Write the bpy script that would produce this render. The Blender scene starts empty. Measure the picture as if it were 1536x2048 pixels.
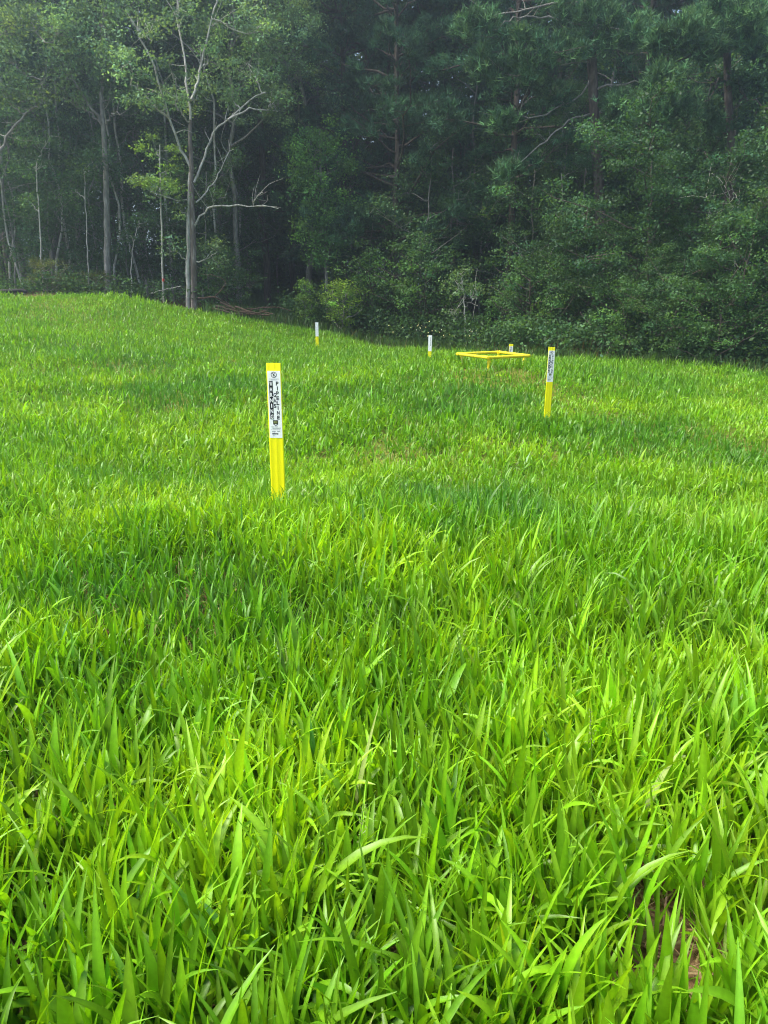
import bpy, math
import numpy as np
from mathutils import Vector

R0 = np.random.default_rng(11)
S = bpy.context.scene
C = S.collection

# ------------------------------------------------------------------ camera model
F = 1490.0
PITCH = math.radians(15.35)
EYE = 1.6
CP, SP = math.cos(PITCH), math.sin(PITCH)


def P(px, py, d):
    """world point seen at photo pixel (px, py), d metres ahead of the camera"""
    u, v = (px - 768) / F, (py - 1024) / F
    k = d / (CP - v * SP)
    return np.array([u * k, d, EYE + (-SP - v * CP) * k])


cam = bpy.data.objects.new("camera", bpy.data.cameras.new("camera"))
C.objects.link(cam)
cam.location = (0, 0, EYE)
cam.rotation_euler = (math.radians(90) - PITCH, 0, 0)
cam.data.sensor_fit = 'VERTICAL'
cam.data.sensor_height = 24
cam.data.lens = 24 * F / 2048
cam.data.clip_end = 2000
cam.data.clip_start = 0.05
S.camera = cam

# ------------------------------------------------------------------ terrain
crest_px = [(-350, 584, 27), (0, 584, 27), (150, 583, 27), (270, 587, 27), (330, 597, 27.3), (400, 615, 28), (500, 633, 29),
            (600, 645, 29.5), (700, 664, 29), (860, 691, 27.5), (1000, 699, 25), (1200, 713, 23), (1400, 728, 21),
            (1536, 741, 19.5), (1850, 760, 18)]
CREST = np.array([P(*c) for c in crest_px])
ctrl = []
for c in CREST:
    ctrl.append((c[0], c[1], c[2] - 0.2))
for (px, py, d, g) in [(633, 688, 25, .15), (859, 718, 21, .15), (985, 728, 14.9, .12), (930, 745, 14.5, .2), (1060, 745, 14.5, .2), (1022, 720, 18, .2),
                       (1098, 846, 10.8, .0), (552, 1030, 4.9, .08), (150, 690, 17, .25), (0, 780, 11, .3), (400, 720, 16, .25),
                       (1400, 800, 13, .25), (768, 900, 8, .3), (300, 900, 8, .3), (1300, 900, 8.5, .3),
                       (100, 640, 22, .2), (300, 650, 22, .2), (560, 612, 36, .1)]:
    p = P(px, py, d)
    ctrl.append((p[0], p[1], p[2] - g))
ctrl += [(0, 0, .02), (-3, 0, .02), (3, 0, .0), (0, 2, 0), (-2, 2.5, 0.02), (2, 2.5, 0), (-6, 4, .1), (6, 4, .0), (0, -8, 0), (-10, -8, .1), (10, -8, -.1),
         (-15, 31, 2.1), (-10, 32, 2.0), (-15, 45, 2.4), (0, 45, 1.7), (12, 30, .3), (15, 45, .9), (0, 70, 2.5), (-30, 70, 3), (30, 70, 2), (-40, 20, 2), (40, 20, 0),
         (40, -8, 0), (-40, -8, .6), (-6, 29.5, 1.35), (-7.5, 29, 1.55)]
ctrl = np.array(ctrl)


def _phi(r2):
    return 0.5 * r2 * np.log(r2 + 1e-9)


_n = len(ctrl)
_A = np.zeros((_n + 3, _n + 3))
_d2 = ((ctrl[:, None, :2] - ctrl[None, :, :2]) ** 2).sum(-1)
_A[:_n, :_n] = _phi(_d2) + np.eye(_n) * 0.6
_A[:_n, _n] = 1
_A[:_n, _n + 1:] = ctrl[:, :2]
_A[_n:, :_n] = _A[:_n, _n:].T
_w = np.linalg.solve(_A, np.concatenate([ctrl[:, 2], np.zeros(3)]))


def vnoise(x, y, s=1.0, seed=0):
    """smooth lattice value noise in 0..1"""
    x = np.asarray(x, float) / s + 137.3 + seed * 17.17
    y = np.asarray(y, float) / s + 71.9 + seed * 9.31
    xi, yi = np.floor(x).astype(np.int64), np.floor(y).astype(np.int64)
    fx, fy = x - xi, y - yi
    fx, fy = fx * fx * (3 - 2 * fx), fy * fy * (3 - 2 * fy)

    def h(i, j):
        n = (i * 374761393 + j * 668265263 + seed * 974711) & 0x7fffffff
        n = ((n ^ (n >> 13)) * 1274126177) & 0x7fffffff
        return ((n ^ (n >> 16)) & 0xffff) / 65535.0
    a, b, c, d = h(xi, yi), h(xi + 1, yi), h(xi, yi + 1), h(xi + 1, yi + 1)
    return (a * (1 - fx) + b * fx) * (1 - fy) + (c * (1 - fx) + d * fx) * fy


def tz(x, y):
    x = np.clip(np.atleast_1d(np.asarray(x, float)), -40, 40)
    y = np.clip(np.atleast_1d(np.asarray(y, float)), -8, 72)
    out = np.empty(x.shape)
    for i in range(0, len(x), 20000):
        xs, ys = x[i:i + 20000], y[i:i + 20000]
        r2 = (xs[:, None] - ctrl[:, 0]) ** 2 + (ys[:, None] - ctrl[:, 1]) ** 2
        out[i:i + 20000] = _phi(r2) @ _w[:_n] + _w[_n] + xs * _w[_n + 1] + ys * _w[_n + 2]
    out += .12 * np.exp(-((x - 2.25) ** 2 / 2.4 + (y - 14.7) ** 2 / 1.1))
    out += (vnoise(x, y, 1.7, 5) - .5) * np.clip(y / 25, 0.06, .2)
    return out


def tz1(x, y):
    return float(tz([x], [y])[0])


def edge_y(x):
    return np.interp(x, CREST[:, 0], CREST[:, 1])


# ------------------------------------------------------------------ mesh helpers
class Geo:
    """collects vertices / faces (3 or 4 corners) / colours"""

    def __init__(self):
        self.v, self.f, self.c, self.n = [], [], [], 0
        self.m, self.slot = [], 0

    def add(self, v, f, c=None):
        v = np.asarray(v, float).reshape(-1, 3)
        f = np.asarray(f, np.int64)
        if f.ndim == 1:
            f = f.reshape(1, -1)
        self.v.append(v)
        self.f.append(f + self.n)
        self.m.append(self.slot)
        if c is None:
            c = np.ones((len(v), 3))
        c = np.asarray(c, float)
        if c.ndim == 1:
            c = np.tile(c, (len(v), 1))
        self.c.append(c)
        self.n += len(v)

    def arrays(self):
        return np.concatenate(self.v), self.f, np.concatenate(self.c)

    def merged(self, scale=1, rot=0, loc=(0, 0, 0), tint=1.0):
        """returns verts, face-arrays, colours transformed"""
        v, f, c = self.arrays()
        ca, sa = math.cos(rot), math.sin(rot)
        v = v * scale
        v = np.stack([v[:, 0] * ca - v[:, 1] * sa, v[:, 0] * sa + v[:, 1] * ca, v[:, 2]], 1) + np.asarray(loc)
        return v, f, c * tint

    def include(self, other, **k):
        v, fs, c = other.merged(**k)
        base = self.n
        self.v.append(v)
        self.c.append(c)
        for f in fs:
            self.f.append(f + base)
            self.m.append(self.slot)
        self.n += len(v)

    def mesh(self, name, origin=(0, 0, 0), smooth=True):
        v, fs, c = self.arrays()
        v = v - np.asarray(origin)
        me = bpy.data.meshes.new(name)
        me.vertices.add(len(v))
        me.vertices.foreach_set("co", v.astype(np.float32).ravel())
        loops = np.concatenate([f.ravel() for f in fs])
        sizes = np.concatenate([np.full(len(f), f.shape[1]) for f in fs])
        starts = np.concatenate([[0], np.cumsum(sizes)[:-1]])
        me.loops.add(len(loops))
        me.loops.foreach_set("vertex_index", loops.astype(np.int32))
        me.polygons.add(len(sizes))
        me.polygons.foreach_set("loop_start", starts.astype(np.int32))
        me.polygons.foreach_set("use_smooth", np.full(len(sizes), smooth))
        mi = np.concatenate([np.full(len(f), k) for f, k in zip(fs, self.m)])
        if mi.any():
            me.polygons.foreach_set('material_index', mi.astype(np.int32))
        me.update(calc_edges=True)
        at = me.attributes.new("col", 'FLOAT_COLOR', 'POINT')
        at.data.foreach_set("color", np.concatenate([c, np.ones((len(c), 1))], 1).astype(np.float32).ravel())
        return me


def obj(name, geo, mat, parent=None, origin=(0, 0, 0), smooth=True):
    me = geo.mesh(name, origin, smooth) if isinstance(geo, Geo) else geo
    if mat is not None and not me.materials:
        for q in (mat if isinstance(mat, (list, tuple)) else [mat]):
            me.materials.append(q)
    o = bpy.data.objects.new(name, me)
    C.objects.link(o)
    if parent is not None:
        o.parent = parent
    else:
        o.location = origin
    return o


def tag(o, label=None, cat=None, group=None, kind=None):
    for k, val in (("label", label), ("category", cat), ("group", group), ("kind", kind)):
        if val:
            o[k] = val
    return o


def thing(name, label, cat, loc, group=None, rz=0.0):
    o = bpy.data.objects.new(name, None)
    C.objects.link(o)
    o.empty_display_size = .2
    o.location = [float(a) for a in loc]
    o.rotation_euler = (0, 0, rz)
    return tag(o, label, cat, group)


def copy_tree(root, loc, rz=0.0, scale=1.0, label=None, group=None):
    r = root.copy()
    C.objects.link(r)
    r.location = [float(a) for a in loc]
    r.rotation_euler = (0, 0, rz)
    r.scale = (scale,) * 3
    if label:
        r["label"] = label
    if group:
        r["group"] = group
    elif "group" in r:
        del r["group"]
    for ch in list(root.children):
        c = ch.copy()
        C.objects.link(c)
        c.parent = r
        for g in ch.children:
            q = g.copy()
            C.objects.link(q)
            q.parent = c
    return r


def norm(a):
    return a / (np.linalg.norm(a, axis=-1, keepdims=True) + 1e-9)


def tube(g, pts, r0, r1, sides=6, col=None, power=1.0, cap=True):
    pts = np.asarray(pts, float)
    n = len(pts)
    t = np.zeros_like(pts)
    t[1:-1] = pts[2:] - pts[:-2]
    t[0], t[-1] = pts[1] - pts[0], pts[-1] - pts[-2]
    t = norm(t)
    ref = np.array([1.0, 0, 0]) if abs(t[:, 0]).mean() < .7 else np.array([0, 1.0, 0])
    a = norm(np.cross(t, ref))
    b = np.cross(t, a)
    s = np.linspace(0, 1, n) ** power
    rad = r0 + (r1 - r0) * s
    ang = np.arange(sides) * 2 * math.pi / sides
    v = pts[:, None] + rad[:, None, None] * (np.cos(ang)[None, :, None] * a[:, None] + np.sin(ang)[None, :, None] * b[:, None])
    i = np.arange(n - 1)[:, None] * sides
    k = np.arange(sides)[None, :]
    k2 = (k + 1) % sides
    f = np.stack([i + k, i + k2, i + sides + k2, i + sides + k], -1).reshape(-1, 4)
    g.add(v.reshape(-1, 3), f, col)
    if cap:
        for e, fl in ((0, True), (n - 1, False)):
            c = g.n
            ring = v[e]
            g.add(np.concatenate([ring, pts[e:e + 1]]), np.array([[(q + 1) % sides, q, sides] if fl else [q, (q + 1) % sides, sides] for q in range(sides)]), col)


def smooth_path(pts, n=10, jit=0.0, rng=R0):
    """Catmull-Rom resample"""
    pts = np.asarray(pts, float)
    if len(pts) == 2:
        pts = np.stack([pts[0], pts[0] * .66 + pts[1] * .34, pts[0] * .33 + pts[1] * .67, pts[1]])
    p = np.concatenate([[2 * pts[0] - pts[1]], pts, [2 * pts[-1] - pts[-2]]])
    u = np.linspace(0, len(pts) - 1 - 1e-6, n)
    i = u.astype(int)
    t = (u - i)[:, None]
    a, b, c, d = p[i], p[i + 1], p[i + 2], p[i + 3]
    out = .5 * (2 * b + (c - a) * t + (2 * a - 5 * b + 4 * c - d) * t ** 2 + (3 * b - a - 3 * c + d) * t ** 3)
    if jit:
        j = rng.normal(0, jit, out.shape)
        j[0] = 0
        out = out + j
    return out


# ------------------------------------------------------------------ materials
def nodes(m):
    m.use_nodes = True
    nt = m.node_tree
    nt.nodes.clear()
    return nt, nt.nodes, nt.links


def leaf_mat(name, trans=.4, gloss=.06, rough=.4, tcol=(1.25, 1.15, .55), mottle=0.0):
    m = bpy.data.materials.new(name)
    nt, N, L = nodes(m)
    out = N.new('ShaderNodeOutputMaterial')
    at = N.new('ShaderNodeAttribute')
    at.attribute_name = "col"
    src = at.outputs['Color']
    if mottle:
        tc = N.new('ShaderNodeTexCoord')
        nz = N.new('ShaderNodeTexNoise')
        nz.inputs['Scale'].default_value = 70
        nz.inputs['Detail'].default_value = 3
        L.new(tc.outputs['Object'], nz.inputs['Vector'])
        mr = N.new('ShaderNodeMapRange')
        mr.inputs[1].default_value, mr.inputs[2].default_value = .3, .7
        mr.inputs[3].default_value, mr.inputs[4].default_value = 1 - mottle, 1 + mottle
        L.new(nz.outputs['Fac'], mr.inputs[0])
        hv = N.new('ShaderNodeMix')
        hv.data_type = 'RGBA'
        hv.blend_type = 'MULTIPLY'
        hv.inputs[0].default_value = 1
        L.new(src, hv.inputs[6])
        L.new(mr.outputs[0], hv.inputs[7])
        src = hv.outputs[2]
    df = N.new('ShaderNodeBsdfDiffuse')
    tr = N.new('ShaderNodeBsdfTranslucent')
    mul = N.new('ShaderNodeMix')
    mul.data_type = 'RGBA'
    mul.blend_type = 'MULTIPLY'
    mul.inputs[0].default_value = 1
    mul.inputs[7].default_value = (*tcol, 1)
    L.new(src, mul.inputs[6])
    L.new(src, df.inputs['Color'])
    L.new(mul.outputs[2], tr.inputs['Color'])
    mx = N.new('ShaderNodeMixShader')
    mx.inputs[0].default_value = trans
    L.new(df.outputs[0], mx.inputs[1])
    L.new(tr.outputs[0], mx.inputs[2])
    gl = N.new('ShaderNodeBsdfGlossy')
    gl.inputs['Roughness'].default_value = rough
    gl.inputs['Color'].default_value = (1, 1, 1, 1)
    m2 = N.new('ShaderNodeMixShader')
    m2.inputs[0].default_value = gloss
    L.new(mx.outputs[0], m2.inputs[1])
    L.new(gl.outputs[0], m2.inputs[2])
    L.new(m2.outputs[0], out.inputs['Surface'])
    return m


def noise_mat(name, cols, scale=5.0, rough=.9, stretch=(1, 1, 1), bump=.0, detail=6, spec=.2, use_attr=False):
    m = bpy.data.materials.new(name)
    nt, N, L = nodes(m)
    out = N.new('ShaderNodeOutputMaterial')
    b = N.new('ShaderNodeBsdfPrincipled')
    b.inputs['Roughness'].default_value = rough
    b.inputs['Specular IOR Level'].default_value = spec
    tc = N.new('ShaderNodeTexCoord')
    mp = N.new('ShaderNodeMapping')
    mp.inputs['Scale'].default_value = stretch
    L.new(tc.outputs['Object'], mp.inputs['Vector'])
    nz = N.new('ShaderNodeTexNoise')
    nz.inputs['Scale'].default_value = scale
    nz.inputs['Detail'].default_value = detail
    nz.inputs['Roughness'].default_value = .65
    L.new(mp.outputs[0], nz.inputs['Vector'])
    rp = N.new('ShaderNodeValToRGB')
    e = rp.color_ramp.elements
    e[0].position, e[-1].position = cols[0][0], cols[-1][0]
    e[0].color, e[-1].color = (*cols[0][1], 1), (*cols[-1][1], 1)
    for pos, c in cols[1:-1]:
        q = e.new(pos)
        q.color = (*c, 1)
    L.new(nz.outputs['Fac'], rp.inputs[0])
    src = rp.outputs[0]
    if use_attr:
        at = N.new('ShaderNodeAttribute')
        at.attribute_name = "col"
        mul = N.new('ShaderNodeMix')
        mul.data_type = 'RGBA'
        mul.blend_type = 'MULTIPLY'
        mul.inputs[0].default_value = 1
        L.new(src, mul.inputs[6])
        L.new(at.outputs['Color'], mul.inputs[7])
        src = mul.outputs[2]
    L.new(src, b.inputs['Base Color'])
    if bump:
        bp = N.new('ShaderNodeBump')
        bp.inputs['Strength'].default_value = bump
        bp.inputs['Distance'].default_value = .02
        L.new(nz.outputs['Fac'], bp.inputs['Height'])
        L.new(bp.outputs[0], b.inputs['Normal'])
    L.new(b.outputs[0], out.inputs['Surface'])
    return m


M = {
    'grass': leaf_mat('grass_blades', .46, .022, .42, (1.24, 1.12, .4), mottle=.09),
    'leaf': leaf_mat('broad_leaves', .45, .012, .55, (1.3, 1.2, .5)),
    'needle': leaf_mat('pine_needles', .14, .008, .6, (1.2, 1.15, .6)),
    'bark_grey': noise_mat('grey_bark', [(.3, (.10, .095, .085)), (.5, (.20, .19, .17)), (.62, (.30, .29, .26)), (.72, (.42, .42, .39))], 9, .95, (1.6, 1.6, .35), .5, use_attr=True),
    'bark_pale': noise_mat('pale_bark', [(.3, (.16, .15, .12)), (.48, (.36, .35, .31)), (.7, (.55, .55, .5))], 7, .9, (1.5, 1.5, .5), .4, use_attr=True),
    'bark_mixed': noise_mat('lichen_bark', [(.3, (.07, .055, .045)), (.5, (.15, .125, .105)), (.62, (.26, .23, .20)), (.74, (.46, .45, .42))], 6, .95, (1.6, 1.6, .3), .5, use_attr=True),
    'bark_brown': noise_mat('brown_pine_bark', [(.3, (.035, .028, .024)), (.5, (.085, .068, .056)), (.7, (.17, .145, .125))], 8, .95, (1.6, 1.6, .4), .6, use_attr=True),
    'twig': noise_mat('brush_wood', [(.3, (.045, .03, .022)), (.6, (.12, .08, .055)), (.75, (.20, .15, .11))], 6, .9, bump=.3),
    'soil': noise_mat('soil', [(.3, (.08, .05, .024)), (.48, (.18, .115, .056)), (.6, (.28, .185, .095)), (.75, (.42, .32, .19))], 26, .95, bump=1.0, detail=10, use_attr=True),
    'yellow': noise_mat('yellow_post_plastic', [(.2, (.90, .80, .001)), (.8, (.94, .86, .002))], 14, .45, (1, 1, .3), spec=.4),
    'yellow_paint': noise_mat('yellow_pipe_paint', [(.28, (.35, .20, .03)), (.36, (.74, .58, .010)), (.8, (.85, .70, .02))], 10, .5, bump=.15, spec=.4),
    'white': noise_mat('white_decal', [(.2, (.88, .88, .86)), (.8, (.92, .92, .90))], 20, .5),
    'black': noise_mat('black_print', [(.2, (.010, .011, .016)), (.8, (.016, .017, .024))], 20, .5),
    'grey_print': noise_mat('grey_print', [(.2, (.10, .10, .11)), (.8, (.22, .22, .23))], 60, .5),
    'olive_print': noise_mat('olive_print', [(.2, (.18, .20, .07)), (.8, (.28, .30, .12))], 40, .5),
    'red': noise_mat('red_ribbon', [(.2, (.45, .02, .02)), (.8, (.6, .05, .04))], 20, .6),
    'dark_metal': noise_mat('fence_metal', [(.2, (.06, .06, .06)), (.8, (.2, .2, .19))], 10, .6),
    'pipe_black': noise_mat('dark_log', [(.2, (.012, .012, .013)), (.8, (.05, .045, .04))], 6, .8),
    'petal': leaf_mat('petals', .3, .02, .5, (1, 1, 1)),
}

# ------------------------------------------------------------------ ground
gx = np.unique(np.concatenate([np.linspace(-7, 7, 113), np.linspace(-40, 40, 161), np.linspace(-400, 400, 33)]))
gy = np.unique(np.concatenate([np.linspace(-8, 72, 201), np.linspace(0, 8, 81), np.linspace(-400, 700, 34)]))
XX, YY = np.meshgrid(gx, gy)
ZZ = tz(XX.ravel(), YY.ravel())
near = np.exp(-((XX.ravel()) ** 2 + (YY.ravel() - 2) ** 2) / 30)
ZZ = ZZ + near * (vnoise(XX.ravel(), YY.ravel(), .16, 2) - .5) * .035
g = Geo()
nx, ny = len(gx), len(gy)
ii = (np.arange(ny - 1)[:, None] * nx + np.arange(nx - 1)[None, :]).ravel()
inf = (YY.ravel() < edge_y(XX.ravel()) + .5)
gc = np.where(inf[:, None], np.array([[1, 1, 1.]]), np.array([[.30, .29, .22]]))
fieldg = inf & (np.hypot(XX.ravel(), YY.ravel()) > 5)
gc = np.where(fieldg[:, None], np.array([[.6, 1.0, .3]]), gc)
g.add(np.stack([XX.ravel(), YY.ravel(), ZZ], 1), np.stack([ii, ii + 1, ii + 1 + nx, ii + nx], 1), gc)
tag(obj('ground', g, M['soil']), kind='structure')

# ------------------------------------------------------------------ grass
def blades(g, base, head, L, Wd, th0, kap, col, nseg=5, nc=2, twist=None, tip=None, rng=R0, pal=.0):
    n = len(base)
    t = np.linspace(0, 1, nseg + 1)
    tm = (t[1:] + t[:-1]) / 2
    th = th0[:, None] + kap[:, None] * tm[None] ** 1.4
    thv = th0[:, None] + kap[:, None] * t[None] ** 1.4
    ds = (L / nseg)[:, None]
    r = np.concatenate([np.zeros((n, 1)), np.cumsum(np.sin(th) * ds, 1)], 1)
    z = np.concatenate([np.zeros((n, 1)), np.cumsum(np.cos(th) * ds, 1)], 1)
    dx, dy = np.cos(head)[:, None], np.sin(head)[:, None]
    ctr = np.stack([base[:, 0:1] + r * dx, base[:, 1:2] + r * dy, base[:, 2:3] + z], -1)
    side = np.stack([-dy, dx, 0 * dx], -1)
    nrm = np.stack([-np.cos(thv) * dx, -np.cos(thv) * dy, np.sin(thv)], -1)
    tw = (twist if twist is not None else rng.normal(0, .4, n))[:, None] * t[None]
    sd = np.cos(tw)[..., None] * side + np.sin(tw)[..., None] * nrm
    prof = np.minimum(1, .6 + 1.7 * t) * np.clip(1 - t ** 1.75, 0.02, 1) ** .9
    w = (Wd[:, None] * prof[None])[..., None] * .5
    # colour along the blade
    cb = col[:, None, :] * np.ones((1, nseg + 1, 1))
    if tip is not None:
        cb = cb * (1 - t[None, :, None] ** 2) + tip[:, None, :] * t[None, :, None] ** 2
    if nc == 3:
        mid = ctr - nrm * w * .35
        v = np.stack([ctr - sd * w, mid, ctr + sd * w], 2)
        c = np.stack([cb, cb * (1 + pal), cb], 2)
    else:
        v = np.stack([ctr - sd * w, ctr + sd * w], 2)
        c = np.stack([cb, cb], 2)
    m = nseg + 1
    b0 = (np.arange(n) * m * nc)[:, None, None]
    i = (np.arange(nseg) * nc)[None, :, None]
    k = np.arange(nc - 1)[None, None, :]
    q = b0 + i + k
    f = np.stack([q, q + 1, q + 1 + nc, q + nc], -1).reshape(-1, 4)
    g.add(v.reshape(-1, 3), f, c.reshape(-1, 3))


def zone(px, py, d_up=.3):
    """ground position under a photo pixel of the field (grass tops about d_up high)"""
    u, v = (px - 768) / F, (py - 1024) / F
    best, bd = 30.0, 1e9
    for d in np.linspace(1, 30, 400):
        p = P(px, py, d)
        e = abs(p[2] - d_up - tz1(p[0], p[1]))
        if e < bd - 1e-4:
            best, bd = d, e
            if e < .01:
                break
    p = P(px, py, best)
    return p[0], p[1]


# patches of finer, darker grass and of dry grass, by where they lie in the field
dark_px = [(960, 985, 230, 45, .9), (380, 770, 160, 40, 1.), (700, 785, 90, 25, .6), (330, 1130, 330, 70, .75), (650, 1180, 240, 60, .5), (1330, 850, 240, 40, .75), (880, 770, 220, 40, .8),
           (330, 920, 170, 25, .4), (180, 690, 260, 40, .5), (620, 700, 260, 26, .5), (1290, 745, 200, 25, .6), (1300, 1180, 190, 60, .5), (100, 1400, 160, 120, .5), (850, 1400, 150, 90, .45), (760, 1720, 170, 190, .35),
           (250, 630, 250, 25, .35), (560, 660, 100, 12, .3), (1400, 880, 160, 40, .7)]
dry_px = [(890, 855, 120, 32, 1.0), (480, 830, 80, 40, .45), (940, 860, 60, 25, .7)]
soil_px = [(1325, 1930, 155, 120, 1.0), (1290, 1770, 230, 60, .5), (80, 1860, 90, 60, .5), (410, 1590, 110, 50, .25), (1480, 1700, 90, 60, .4)]


def ell_world(lst, up):
    out = []
    for (px, py, rx, ry, s) in lst:
        x, y = zone(px, py, up)
        x1, y1 = zone(px, py + ry, up)
        x2, y2 = zone(px, py - ry, up)
        out.append((x, (y1 + y2) / 2, rx / F * y, max(.12, abs(y2 - y1) / 2), s))
    return out


DARK, DRY, SOIL = ell_world(dark_px, .28), ell_world(dry_px, .25), ell_world(soil_px, .05)


def field(ells, x, y, wob=.35, s=.6, seed=1):
    v = np.zeros(len(x))
    k = (vnoise(x, y, s, seed) - .5) * 2 * wob
    for (cx, cy, rx, ry, st) in ells:
        r = np.sqrt(((x - cx) / rx) ** 2 + ((y - cy) / ry) ** 2) + k
        v = np.maximum(v, st * np.clip((1.25 - r) / .5, 0, 1))
    return v


grass = Geo()
BRIGHT = np.array([.126, .308, .008])
LIME = np.array([.248, .455, .013])
DEEP = np.array([.048, .190, .012])
BLUE = np.array([.065, .175, .042])
STRAW = np.array([.40, .47, .16])


def scatter(n, y0, y1, margin, k=.56, rng=R0):
    y = np.sqrt(rng.uniform(y0 ** 2, y1 ** 2, n * 2)) if y0 > .3 else rng.uniform(y0, y1, n * 2)
    x = rng.uniform(-1, 1, n * 2) * (k * y1 + margin)
    keep = np.abs(x) < k * y + margin
    return x[keep], y[keep]


def density_scatter(dens, y0, y1, margin, k=.56, rng=R0):
    wmax = 2 * (k * y1 + margin)
    n = int(dens * wmax * (y1 - y0))
    x = rng.uniform(-wmax / 2, wmax / 2, n)
    y = rng.uniform(y0, y1, n)
    keep = (np.abs(x) < k * y + margin) & (y < edge_y(x) + rng.normal(0, .25, n))
    return x[keep], y[keep]


def tuftiness(x, y):
    return np.clip(vnoise(x, y, .5, 21) * .5 + vnoise(x, y, 1.7, 22) * .6 - .05, 0, 1)


def base_colours(x, y, rng, dk):
    n = len(x)
    v = vnoise(x, y, 1.1, 31) * .55 + vnoise(x, y, .3, 32) * .45
    c = BRIGHT[None] + (LIME - BRIGHT)[None] * np.clip((v - .38) * 2.1, 0, 1)[:, None]
    c = c * (1 - dk[:, None] * .85) + DEEP[None] * dk[:, None] * .85
    far = np.clip((np.hypot(x, y) - 10) / 16, 0, 1)[:, None] * .5
    c = c * (1 - far) + np.array([.135, .315, .022])[None] * far
    return c * rng.lognormal(0, .16, (n, 1)) * rng.normal(1, .05, (n, 3)).clip(.8, 1.2)


def broad_plants(dens, y0, y1, margin, nseg, nc, nleaf, wmul, rng, stems=True, arch=1.0):
    x, y = density_scatter(dens, y0, y1, margin, rng=rng)
    dk = field(DARK, x, y)
    so = field(SOIL, x, y, .3, .3)
    tf = tuftiness(x, y)
    keep = (rng.random(len(x)) > dk * .75) & (rng.random(len(x)) > so * .88) & (rng.random(len(x)) > field(DRY, x, y, .6, .35, 4) * .25) & (rng.random(len(x)) < .45 + tf * 1.0)
    x, y, dk, tf = x[keep], y[keep], dk[keep], tf[keep]
    n = len(x)
    z = tz(x, y)
    hgt = np.where(np.hypot(x, y) > 5, .42 + 1.15 * tf, .62 + .75 * tf) * rng.uniform(.7, 1.2, n)
    hgt *= np.interp(np.hypot(x, y), [1.6, 3, 6, 10, 16], [.97, .84, .76, .74, .70])
    hs = .165 * hgt
    hd = rng.uniform(0, 2 * math.pi, n)
    leanx, leany = rng.normal(0, .07, n), rng.normal(0, .07, n)
    cc = base_colours(x, y, rng, dk)
    for i in range(nleaf):
        fr = (i + .2) / nleaf
        ok = rng.random(n) < (.95 if i else .75)
        top = i == nleaf - 1
        m = int(ok.sum())
        if m == 0:
            continue
        hh = hs * fr
        b = np.stack([x + leanx * fr, y + leany * fr, z + hh], 1)[ok]
        head = (hd + i * math.pi + rng.normal(0, .5, n))[ok]
        L = ((.125 + .095 * rng.random(n)) * rng.lognormal(0, .2, n).clip(.6, 1.4) * (1.1 if not top else .9) * hgt + .02)[ok]
        Wd = ((.0095 + .0125 * rng.random(n) ** 1.2) * wmul * rng.lognormal(0, .2, n).clip(.6, 1.35) * (.75 + .35 * hgt))[ok]
        th0 = (rng.uniform(.10, .56, n) * (1.15 - .7 * fr) if not top else rng.uniform(.0, .22, n))[ok] * arch
        kap = np.abs(rng.normal(.5, .55, n))[ok] * (1.0 if not top else .55) * arch
        long = rng.random(m) < .11
        kap = np.where(long, kap + 1.0, kap)
        c = cc[ok] * rng.lognormal(0, .10, (m, 1))
        pale = rng.random(m) < .003
        c = np.where(pale[:, None], BLUE[None] * 1.7, c)
        dead = rng.random(m) < (.002 if i else .03)
        c = np.where(dead[:, None], STRAW[None] * np.array([[1.0, 1.1, 1.0]]) * rng.uniform(.5, .9, (m, 1)), c)
        tip = c * np.array([1.12, 1.05, .9])
        blades(grass, b, head, L, Wd, th0, kap, c, nseg, nc, rng.normal(0, .5, m), tip, rng, pal=.22)
    if stems:
        b = np.stack([x, y, z - .01], 1)
        sc = np.array([.17, .22, .045])[None] * rng.lognormal(0, .25, (n, 1))
        blades(grass, b, np.arctan2(leany, leanx), hs + .05, np.full(n, .0045), np.hypot(leanx, leany) / (hs + .05) * .7, np.zeros(n), sc, 2, 2, None, cc, rng)


def fine_blades(dens, y0, y1, margin, nseg, wmul, rng, base_prob=.25, hmul=1.0):
    x, y = density_scatter(dens, y0, y1, margin, rng=rng)
    dk = field(DARK, x, y)
    dr = field(DRY, x, y, .6, .35, 4)
    so = field(SOIL, x, y, .3, .3)
    keep = (rng.random(len(x)) < base_prob + dk) & (rng.random(len(x)) > so * .97) & (rng.random(len(x)) > dr * .0)
    x, y, dk, dr = x[keep], y[keep], dk[keep], dr[keep]
    n = len(x)
    tf = tuftiness(x, y)
    c = base_colours(x, y, rng, np.maximum(dk, .25))
    bl = (vnoise(x, y, 2.2, 41) > .62) & (dk > .4)
    c = np.where(bl[:, None], c * .5 + BLUE[None] * .5, c)
    st = rng.random(n) < .008 + dr * .8
    c = np.where(st[:, None], STRAW[None] * rng.uniform(.55, 1.15, (n, 1)), c)
    h = (.20 + .16 * rng.random(n)) * (.62 + .6 * tf) * hmul
    clump = vnoise(x, y, .12, 43)
    head = clump * 12.0 + rng.normal(0, .9, n)
    b = np.stack([x, y, tz(x, y) - .01], 1)
    blades(grass, b, head, h, (.0045 + .0045 * rng.random(n)) * wmul, np.abs(rng.normal(.15, .28, n)), np.abs(rng.normal(.5, .5, n)), c, nseg, 2, rng.normal(0, .6, n), None, rng)


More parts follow.
